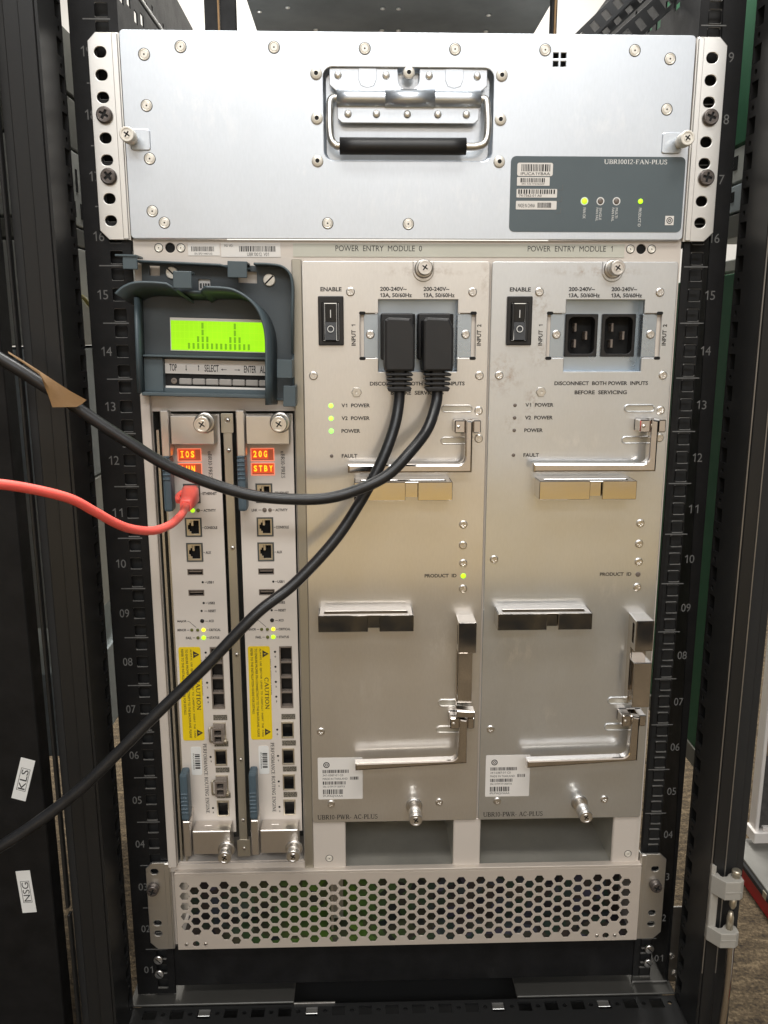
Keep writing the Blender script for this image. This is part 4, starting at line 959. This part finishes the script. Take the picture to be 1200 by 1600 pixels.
    for x, z in ((22.8, 406), (22.8, 387.4), (20.7, 380.3)) + tuple((22.5, z) for z in (342.2, 328.3, 314.2, 300.2, 268.7, 243.2, 218, 192.6)): sub(hm, 'pin_hole', fp, X + x, -3.05, z)
    b = MB(); b.lathe(0, 0, [(1.8, .1), (1.8, -.3), (1.2, -.7), (.1, -.8)], 14); sub(b.mesh('button', ['socket'], (0, 0, 0)), 'button', fp, X + 20.8, -3, 371.2)
    # four-way transceiver cage
    b = MB(); b.plate([rrect(X + 26.2, X + 37.4, 289.8, 347.4)] + [rrect(X + 27.4, X + 36.6, z, z + 12.4) for z in (291.2, 305.2, 319.3, 333.5)], -3.7, 1.2, .2)
    for z in (290.2, 304, 318.2, 332.4): b.box(X + 27.2, X + 36.9, -3, 4, z, z + .7)
    cg = b.build('transceiver_cage', 'smoke', t)
    for z in (291.2, 305.2, 319.3, 333.5):
        b = MB(); b.poly([(X + 27.3, 3.5, z), (X + 36.7, 3.5, z), (X + 36.7, -2.6, z + 12.2), (X + 27.3, -2.6, z + 12.2)]); b.build('cage_flap', 'socket', cg)
    for k, z in enumerate((261, 235.2, 209.8, 184.8)):
        b = MB(); b.plate([rrect(X + 26.2, X + 37.2, z - .3, z + 15.4), rrect(X + 27.4, X + 36, z + 1, z + 13.6)], -3.9, 1.6, .3); c = b.build('port_cage', 'copper', t)
        b = MB(); b.poly([(X + 27, 4.5, z + .4), (X + 36.4, 4.5, z + .4), (X + 36.4, -2.7, z + 13.9), (X + 27, -2.7, z + 13.9)]); b.build('port_flap', 'socket', c)
    for k, z in enumerate((278.6, 253.2, 227.8, 202.4)):
        b = MB(); b.box(X + 26.5, X + 38.9, -3.2, -2.8, z, z + 5.1); e = b.build('shield_mesh', 'mesh', t)
        b = MB()
        for i in range(8):
            for j in range(3):
                b.quad(X + 27.2 + i * 1.45 + (j % 2) * .5, X + 27.9 + i * 1.45 + (j % 2) * .5, z + .6 + j * 1.5, z + 1.5 + j * 1.5, -3.3)
        b.build('mesh_holes', 'ink', e, kind='stuff')
    # caution label
    b = MB(); b.plate([rrect(X - 1, X + 18.1, 259.5, 347.6, 2)], -3.25, .2); yy = -3.35
    b.text('CAUTION', X + 12.6, X + 16.2, 288.5, 318.5, yy, -90, True, 1)
    for i, s in enumerate(('ALWAYS  USE  EJECTOR  LEVERS  TO  CAREFULLY  INSERT  THE  CARD', 'TO ENSURE PROPER PIN CONNECTIVITY TO THE BACKPLANE. PLEASE', 'REFER TO THE INSTALLATION GUIDE FOR DETAILS.')):
        x = X + 8.6 - i * 3.7; b.text(s, x, x + 2.0, 262 if i < 2 else 284, 345.6, yy, -90, False, 1, .01)
    for z in (340.6, 266.8):
        b.poly([(X + 11.6, yy, z + 3.4), (X + 11.6, yy, z - 3.4), (X + 17, yy, z)], 1); b.plate([[(X + 12.8, z + .5), (X + 12.8, z - .5), (X + 15.4, z)]], yy - .05, .02, 0, 0)
    b.build('caution_label', ['yellow', 'ink'], t)
    b = MB(); b.plate([rrect(X + 5.2, X + 14.4, 225.8, 253.2, 1.5)], -3.3, .25); b.bars(X + 8.6, X + 13, 232, 247, -3.45, 22, 1, True); b.text('IPUCASKBAA', X + 6.8, X + 8, 231, 247, -3.45, -90, m=1); b.build('barcode_sticker', ['white', 'ink'], t)
    # ejectors
    def block(z0, z1, name, knob):
        b = MB(); b.box(X + 6.2, X + 41.2, -20.5, -3.1, z0, z1, .7); bk = b.build(name, 'satin', t)
        sub(ME['thumbfat'], 'thumbscrew', bk, X + 34, -20.5 if knob > 400 else -16, knob)
        return bk
    block(526.4, 549.6, 'ejector_block', 544.2)
    bk = block(157.6, 180.2, 'ejector_block', 163.2) if False else None
    b = MB(); b.box(X + 6.4, X + 40.4, -20.5, -3.1, 157.4, 180.4, .7); bk = b.build('ejector_block', 'satin', t)
    sub(ME['thumb'], 'thumbscrew', bk, X + 36.4, -20.3, 162.6)
    b = MB(); b.box(X + 16, X + 22.5, -11.5, -10, 180.4, 180.7); b.build('block_slot', 'nickel', bk)
    for z0, z1, g0, g1 in ((516.9, 554, 471.5, 516.4), (156.9, 191.4, 192, 237)):
        b = MB(); b.box(X - 1.4, X + 5.6, -22.5, -12, z0, z1, .8); b.box(X - 1.2, X + 5.0, -12, -3, max(z0, g0) + 3, z1 - 4, .5)
        lv = b.build('ejector_lever', 'satin', t)
        b = MB(); b.box(X - 2, X + 5, -22.6, -8, g0, g1, 2.4, seg=2)
        c = (g0 + g1) / 2 - (7 if g0 < 300 else -12)
        for i in range(6): b.box(X - 1.7, X + 4.7, -23.3, -22.4, c - 8 + i * 3.6, c - 6.6 + i * 3.6, .5)
        b.build('rubber_grip', 'grip', lv)
    return t
card(-199, True, 'left processor card with the red cable plugged in, amber display reading IOS')
card(-138.8, False, 'right processor card with empty ethernet jack, amber display reading 20G STBY')
def transceiver(z, label):
    X = -199
    t = thing('transceiver', label, 'transceiver', X + 31, -4, z, 'pluggable transceivers in the left card')
    b = MB()
    b.plate([rrect(X + 26.8, X + 36.6, z - .6, z + 14.6, .8), rrect(X + 28.6, X + 34.4, z + 1, z + 5.8, .6), rrect(X + 28.6, X + 34.4, z + 7.2, z + 12, .6)], -13, 10, .5)
    b.box(X + 29, X + 34, -5, -4, z, z + 13); b.build('transceiver_body', 'smoke', t)
    b = MB(); b.box(X + 28.4, X + 34.6, -5.6, -5.2, z + .8, z + 12.2); b.build('optic_bore', 'dark', t)
    b = MB(); b.tube([(X + 26.4, -8, z + 13), (X + 24.2, -10, z + 12.6), (X + 24.2, -11, z + 7), (X + 24.4, -11, z + 1), (X + 26.6, -9, z)], .9, 8); b.box(X + 34.4, X + 38.2, -9, -4, z - 2.4, z + .4, .4); b.build('bail_latch', 'copper', t)
transceiver(261.3, 'upper smoked transceiver in the left card, just below the yellow label')
transceiver(210, 'lower smoked transceiver in the left card, beside the engine lettering')

# ------------------------------------------------------------------ display module (hangs a little askew)
dm = thing('display_module', 'slate plastic display bezel with glowing lime screen and a row of keys', 'display', -155, 0, 615)
dm.rotation_euler = (0, R(1.5), 0)
def wall(b, pts, y0, y1, t, m=0, back=(0, 0)):
    """thin wall following pts (x, z), from y0 (front) to y1"""
    n = len(pts); o = []
    for i, (a, c) in enumerate(pts):
        p, q = pts[max(i - 1, 0)], pts[min(i + 1, n - 1)]
        dx, dz = q[0] - p[0], q[1] - p[1]; l = math.hypot(dx, dz); o.append((-dz / l * t / 2, dx / l * t / 2))
    poly = [(a + u, c + v) for (a, c), (u, v) in zip(pts, o)] + [(a - u, c - v) for (a, c), (u, v) in reversed(list(zip(pts, o)))]
    f0, f1 = (y0 if isinstance(y0, (list, tuple)) else [y0] * n), [y1] * n
    bx, bz = (back if isinstance(back[0], (list, tuple)) else ([back[0]] * n, [back[1]] * n))
    v = [[b.bm.verts.new((a + s * u + (0 if fr else bx[i]), (f0 if fr else f1)[i], c + s * w + (0 if fr else bz[i]))) for i, ((a, c), (u, w)) in enumerate(zip(pts, o))] for s in (1, -1) for fr in (True, False)]
    A, B_, Cc, D_ = v       # outer front, outer back, inner front, inner back
    for i in range(n - 1):
        for p, q in ((A, B_), (D_, Cc), (Cc, A), (B_, D_)):
            f = b.bm.faces.new((p[i], p[i + 1], q[i + 1], q[i])); f.material_index = m; f.smooth = True
    for i in (0, n - 1): b.bm.faces.new((A[i], B_[i], D_[i], Cc[i])).material_index = m
def smooth(pts, k=5):
    P = [Vector((a, c, 0)) for a, c in pts]; out = []
    for i in range(len(P) - 1):
        p0, p1, p2, p3 = P[max(i - 1, 0)], P[i], P[i + 1], P[min(i + 2, len(P) - 1)]
        for j in range(k):
            t = j / k; q = .5 * ((2 * p1) + (-p0 + p2) * t + (2 * p0 - 5 * p1 + 4 * p2 - p3) * t * t + (-p0 + 3 * p1 - 3 * p2 + p3) * t ** 3); out.append((q.x, q.y))
    out.append(pts[-1]); return out
# back plate with its cut-outs
b = MB()
b.plate([[(-213.8, 563), (-95, 563), (-95, 659), (-98, 664), (-104, 667.5), (-213.8, 667.5)], rrect(-207.5, -199.5, 657.6, 665.2), rrect(-169.5, -160, 647.5, 656, 1), rrect(-138, -123, 654, 662.8), rrect(-192.2, -113.5, 600, 626), rrect(-197.6, -112, 570.5, 593)], -4, 2, .3)
b.build('back_plate', 'bezeldark', dm)
b = MB(); b.box(-169.5, -160, -1.8, -.6, 647.5, 656); b.bars(-168.5, -161, 649, 653, -1.95, 12, 1); b.build('barcode_sticker', ['sticker', 'ink'], dm)
# outer rim
rim = [(-214.5, 560), (-214.5, 640), (-214.5, 667)]
top = [(-214.5, 667.4), (-180, 667.0), (-150, 666.4), (-142, 664.2)]
b = MB()
wall(b, [(-142, 664.2), (-136, 664.4), (-128, 664.6)], -10, -3, 1.4)
wall(b, top, -17, -3, 1.6)
wall(b, smooth([(-124, 668), (-112, 668), (-102, 666.5), (-96, 661), (-94, 652), (-94, 640)]) + [(-94, 600)], -17, -3, 1.6)
wall(b, [(-94, 600), (-94, 585), (-94, 562.5)], -6, -3, 1.6)
wall(b, [(-94, 562.5), (-112, 562.8)], -6, -3, 1.6)
b.build('outer_rim', 'bezel', dm)
# hood: the curved shell round the screen
hp_ = smooth([(-226.5, 641.5), (-221, 646.5), (-212, 650.2), (-200, 650.8), (-188, 650.2)]) + [(-180, 645.4)]
b = MB(); wall(b, hp_, -34, -4, 1.8, 0, (7, -8))
wall(b, [(-180, 645.4), (-164, 645.4)], -22, -4, 1.6, 0, (4, -5))
arc2 = [(-164, 645.4), (-159, 648.4)] + smooth([(-159, 648.4), (-146, 648.2), (-137, 646.8), (-127, 641.5), (-119, 633), (-114.4, 622), (-112.6, 611), (-112.3, 598)])[1:] + [(-112.3, 580), (-112.3, 560.5)]
wall(b, arc2, [-22, -34] + [-34 - 3 * i / (len(arc2) - 3) for i in range(len(arc2) - 2)], -4, 1.9, 0, ([4.5] * len(arc2), [-7 + 5 * i / (len(arc2) - 1) for i in range(len(arc2))]))
b.build('hood', 'bezel', dm)
b = MB(); wall(b, [(-214.6, 566.5), (-214.6, 600), (-214.6, 640)], -22, -4, 2.6); b.box(-213, -113.4, -13, -4, 594.6, 596.2, .4); b.box(-213, -113.4, -19, -4, 564.2, 567, .5)
b.box(-213.2, -198, -9, -4, 567, 594.4, .4); b.box(-198, -113, -7, -4.1, 566.8, 570, .3)
b.build('rib_frame', 'bezel', dm)
for x0, x1, y0, y1, z0, z1 in ((-223.5, -212.4, -22, -3, 660.8, 671.6), (-182.6, -168.6, -35.5, -22, 647, 659.6), (-143.4, -128.4, -23, -3, 656.8, 669), (-105.2, -93.2, -26, -3, 581, 595.4), (-100.4, -90.6, -24, -3, 558.6, 575)):
    b = MB()
    b.box(x0, x1, y0, y0 + 2.2, z0, z1, .4)
    if x0 > -110: b.box(x1 - 2, x1, y0 + 2.2, y1, z0, z1, .3)
    else: b.box(x0, x1, y0 + 2.2, y1, z1 - 1.8, z1, .3)
    if x0 < -220: b.box(-229, -212.6, y0 - 1, y1, z1 - 1.6, z1, .3)
    b.build('clip_tab', 'bezel', dm)
for x, z, r in ((-189.8, 660.2, .75), (-113.2, 656.8, -.8)):
    b = MB(); b.lathe(0, 0, [(4.9, 0), (4.8, -1.4), (4.2, -1.9), (.2, -2.0)], 24); b.box(-4.5, 4.5, -2.15, -1.9, -.55, .55, 0, 1)
    sub(b.mesh('slotted_screw', ['rivet', 'dark'], (0, 0, 0)), 'slotted_screw', dm, x, -4.2, z, r)
b = MB(); b.box(-192.4, -113.2, -4.6, -2, 599.8, 625.8); b.build('screen_frame', 'sticker', dm)
b = MB(); b.quad(-191.8, -113.6, 600.4, 623.6, -4.8, 0)
for i in range(14):
    x = -177.6 + i * 3.68; hgt = {2: 2, 3: 4, 4: 2, 9: 2, 10: 4, 11: 2}.get(i, 1)
    for k in range(hgt): b.quad(x - .85, x + .85, 601.6 + k * 5.35, 606.2 + k * 5.35, -4.95, 1)
b.build('lcd_screen', ['lcd', 'lcdseg'], dm)
b = MB(); b.box(-197.4, -112.8, -4.4, -2, 581.6, 592.8); y = -4.6
for s, x0, x1 in (('TOP', -193.8, -187.9), ('SELECT', -165.6, -154.2), ('ENTER', -133.8, -124), ('ALT', -121, -114.6)): b.text(s, x0, x1, 583.6, 589.2, y, m=1, weight=.012)
for x, dz in ((-180.4, -1), (-170.4, 1)):
    b.quad(x - .2, x + .2, 584.2, 588.6, y, 1); q = 584 if dz < 0 else 588.9; b.poly([(x - .7, y, q - dz * 1.4), (x + .7, y, q - dz * 1.4), (x, y, q)], 1)
for x, dx in ((-149.8, -1), (-139.4, 1)):
    b.quad(x - 2, x + 2, 585.4, 585.8, y, 1); q = x + dx * 2.6; b.poly([(q, y, 585.6), (q - dx * 1.4, y, 586.4), (q - dx * 1.4, y, 584.8)], 1)
b.build('keypad_label', ['sticker', 'ink'], dm)
b = MB(); b.box(-197.4, -112.8, -2.6, -1.2, 571, 581.4); b.box(-197.4, -112.8, -4.2, -1.2, 570, 571.6, 0, 1); b.build('keypad_well', ['dark', 'sticker'], dm)
kb = MB(); kb.box(-5.1, 5.1, -5, -2, -2.5, 2.5, .7); km = kb.mesh('key', ['keycap'], (0, 0, 0))
for i in range(7): sub(km, 'key', dm, -181.2 + i * 10.75, 0, 575.4)
b = MB(); b.lathe(0, 0, [(2.4, -2), (2.4, -3.6), (1.2, -3.8), (.9, -3), (.1, -3)], 14); sub(b.mesh('key_plunger', ['smoke'], (0, 0, 0)), 'key_plunger', dm, -190.6, 0, 575.6)

# ------------------------------------------------------------------ cords
def power_cable(cx, path, label, x_tape=None):
    t = thing('power_cable', label, 'cord', cx, -10, 600, 'black cords feeding the left power supply')
    b = MB()
    # right-angled plug: body standing off the socket
    o = [(cx - 11.8, 589), (cx - 11.2, 585), (cx + 11.2, 585), (cx + 11.8, 589), (cx + 11.8, 618), (cx + 8, 625.5), (cx - 9, 626.2), (cx - 11.8, 624)]
    b.plate([o], -34, 38, 1.8)
    b.plate([rrect(cx - 14, cx + 12.5, 593, 630, 1.5)], -6, 15, 1)
    pl = b.build('plug', 'black', t)
    b = MB(); b.box(cx - 5.8, cx + 5.8, -30, -19, 570, 587, 2)
    for i in range(4): b.box(cx - 10.6 + i * .35, cx + 10.6 - i * .35, -33 + i * .3, -15, 583.4 - i * 3.6 - 2.2, 583.4 - i * 3.6, .8)
    b.box(cx - 9, cx + 9, -32, -16, 569.2, 571.6, .8)
    b.build('strain_relief', 'black', t)
    b = MB(); b.tube(path, 4.45, 16, sub=12); b.build('cable', 'cable', t)
    return t
power_cable(-9.5, [(-9.5, -24.5, 573), (-9.8, -26, 560), (-14, -32, 540), (-25, -41, 513), (-43, -48, 481), (-63, -56, 453), (-93, -67, 423), (-122, -79, 402.5), (-160, -90, 365), (-197, -100, 331), (-226, -107, 303), (-255, -112, 276), (-290, -117, 250), (-325, -122, 229), (-362, -127, 210)], 'black cord from the left inlet sweeping down past the yellow labels')
pc = power_cable(20.6, [(20.6, -24.5, 573), (20, -27, 560), (12, -38, 540), (-3.5, -52, 522.5), (-20, -58, 507), (-42, -61, 496.5), (-66, -62, 490), (-92, -64, 489.6), (-122, -66, 493), (-154, -70, 503.5), (-184, -76, 518), (-211, -81, 537), (-233, -85, 553.5), (-253, -89, 569.5), (-275, -94, 586), (-296, -99, 601), (-330, -106, 625)], 'black cord from the right inlet looping left, tagged with tan tape')
b = MB()
k9 = 0.968
cv = lambda q: [(-41.6 + (x + 41.6) * k9, 611 + (z - 611) * k9) for x, z in q]
tp = cv([(-289, 601.5), (-279, 594.5), (-270, 588), (-261, 581), (-250, 573), (-240, 566.5)])
lo = cv([(-288.4, 600), (-277.8, 592.2), (-268.6, 584.4), (-265.4, 570), (-262.6, 561.8), (-247, 561.6)])
A = [b.bm.verts.new((x, y, z)) for (x, z), y in zip(tp, (-105, -103, -101.5, -99.5, -98, -95))]
D9 = [b.bm.verts.new(((x + u) / 2, y, (z + w) / 2 - .6)) for (x, z), (u, w), y in zip(tp, lo, (-105.5, -105, -104, -102.5, -99, -96))]
B_ = [b.bm.verts.new((x, y, z)) for (x, z), y in zip(lo, (-105, -103.5, -103, -100, -101.5, -97))]
for P9, Q9 in ((A, D9), (D9, B_)):
    for i in range(5): b.bm.faces.new((P9[i], P9[i + 1], Q9[i + 1], Q9[i])).smooth = True
b.build('tape_tag', 'tape', pc)
nc = thing('network_cable', 'red patch cable plugged into the left card and running off left', 'cable', -182, -10, 482)
b = MB(); b.box(-186.8, -175.6, -14, 0, 478, 489, .8); b.build('plug', 'smoke', nc)
b = MB()
prof = [(-10, -181.4, 485, 6.6, 6.4), (-20, -179.5, 485, 6.9, 6.6), (-28, -178.6, 484.6, 6.4, 6.0), (-38, -178.3, 482.5, 5.2, 5.0), (-44, -179, 480.6, 4.2, 4.2)]
rings = []
for y, x, z, w, h in prof: rings.append([b.bm.verts.new((x + w * sx, y, z + h * sz)) for sx, sz in ((-.7, -1), (.7, -1), (1, -.7), (1, .7), (.7, 1), (-.7, 1), (-1, .7), (-1, -.7))])
for p, q in zip(rings, rings[1:]):
    for i in range(8): b.bm.faces.new((p[i], p[(i + 1) % 8], q[(i + 1) % 8], q[i])).smooth = True
b.bm.faces.new(rings[0]); b.bm.faces.new(rings[-1])
b.tube([(-184.5, -22, 488), (-186.5, -24, 487.5), (-187.8, -30, 485.5), (-186, -36, 483)], 2.2, 8)
b.build('boot', 'red', nc)
b = MB(); b.tube([(-178.9, -42, 481), (-178, -54, 479.6), (-178, -70, 478), (-182, -88, 475.4), (-190, -106, 475.4), (-200, -124, 481), (-207, -138, 488.5), (-215, -152, 499), (-226, -170, 512), (-246, -196, 524), (-262, -222, 531), (-285, -260, 538)], 3.15, 14, sub=10); b.build('cable', 'red', nc)
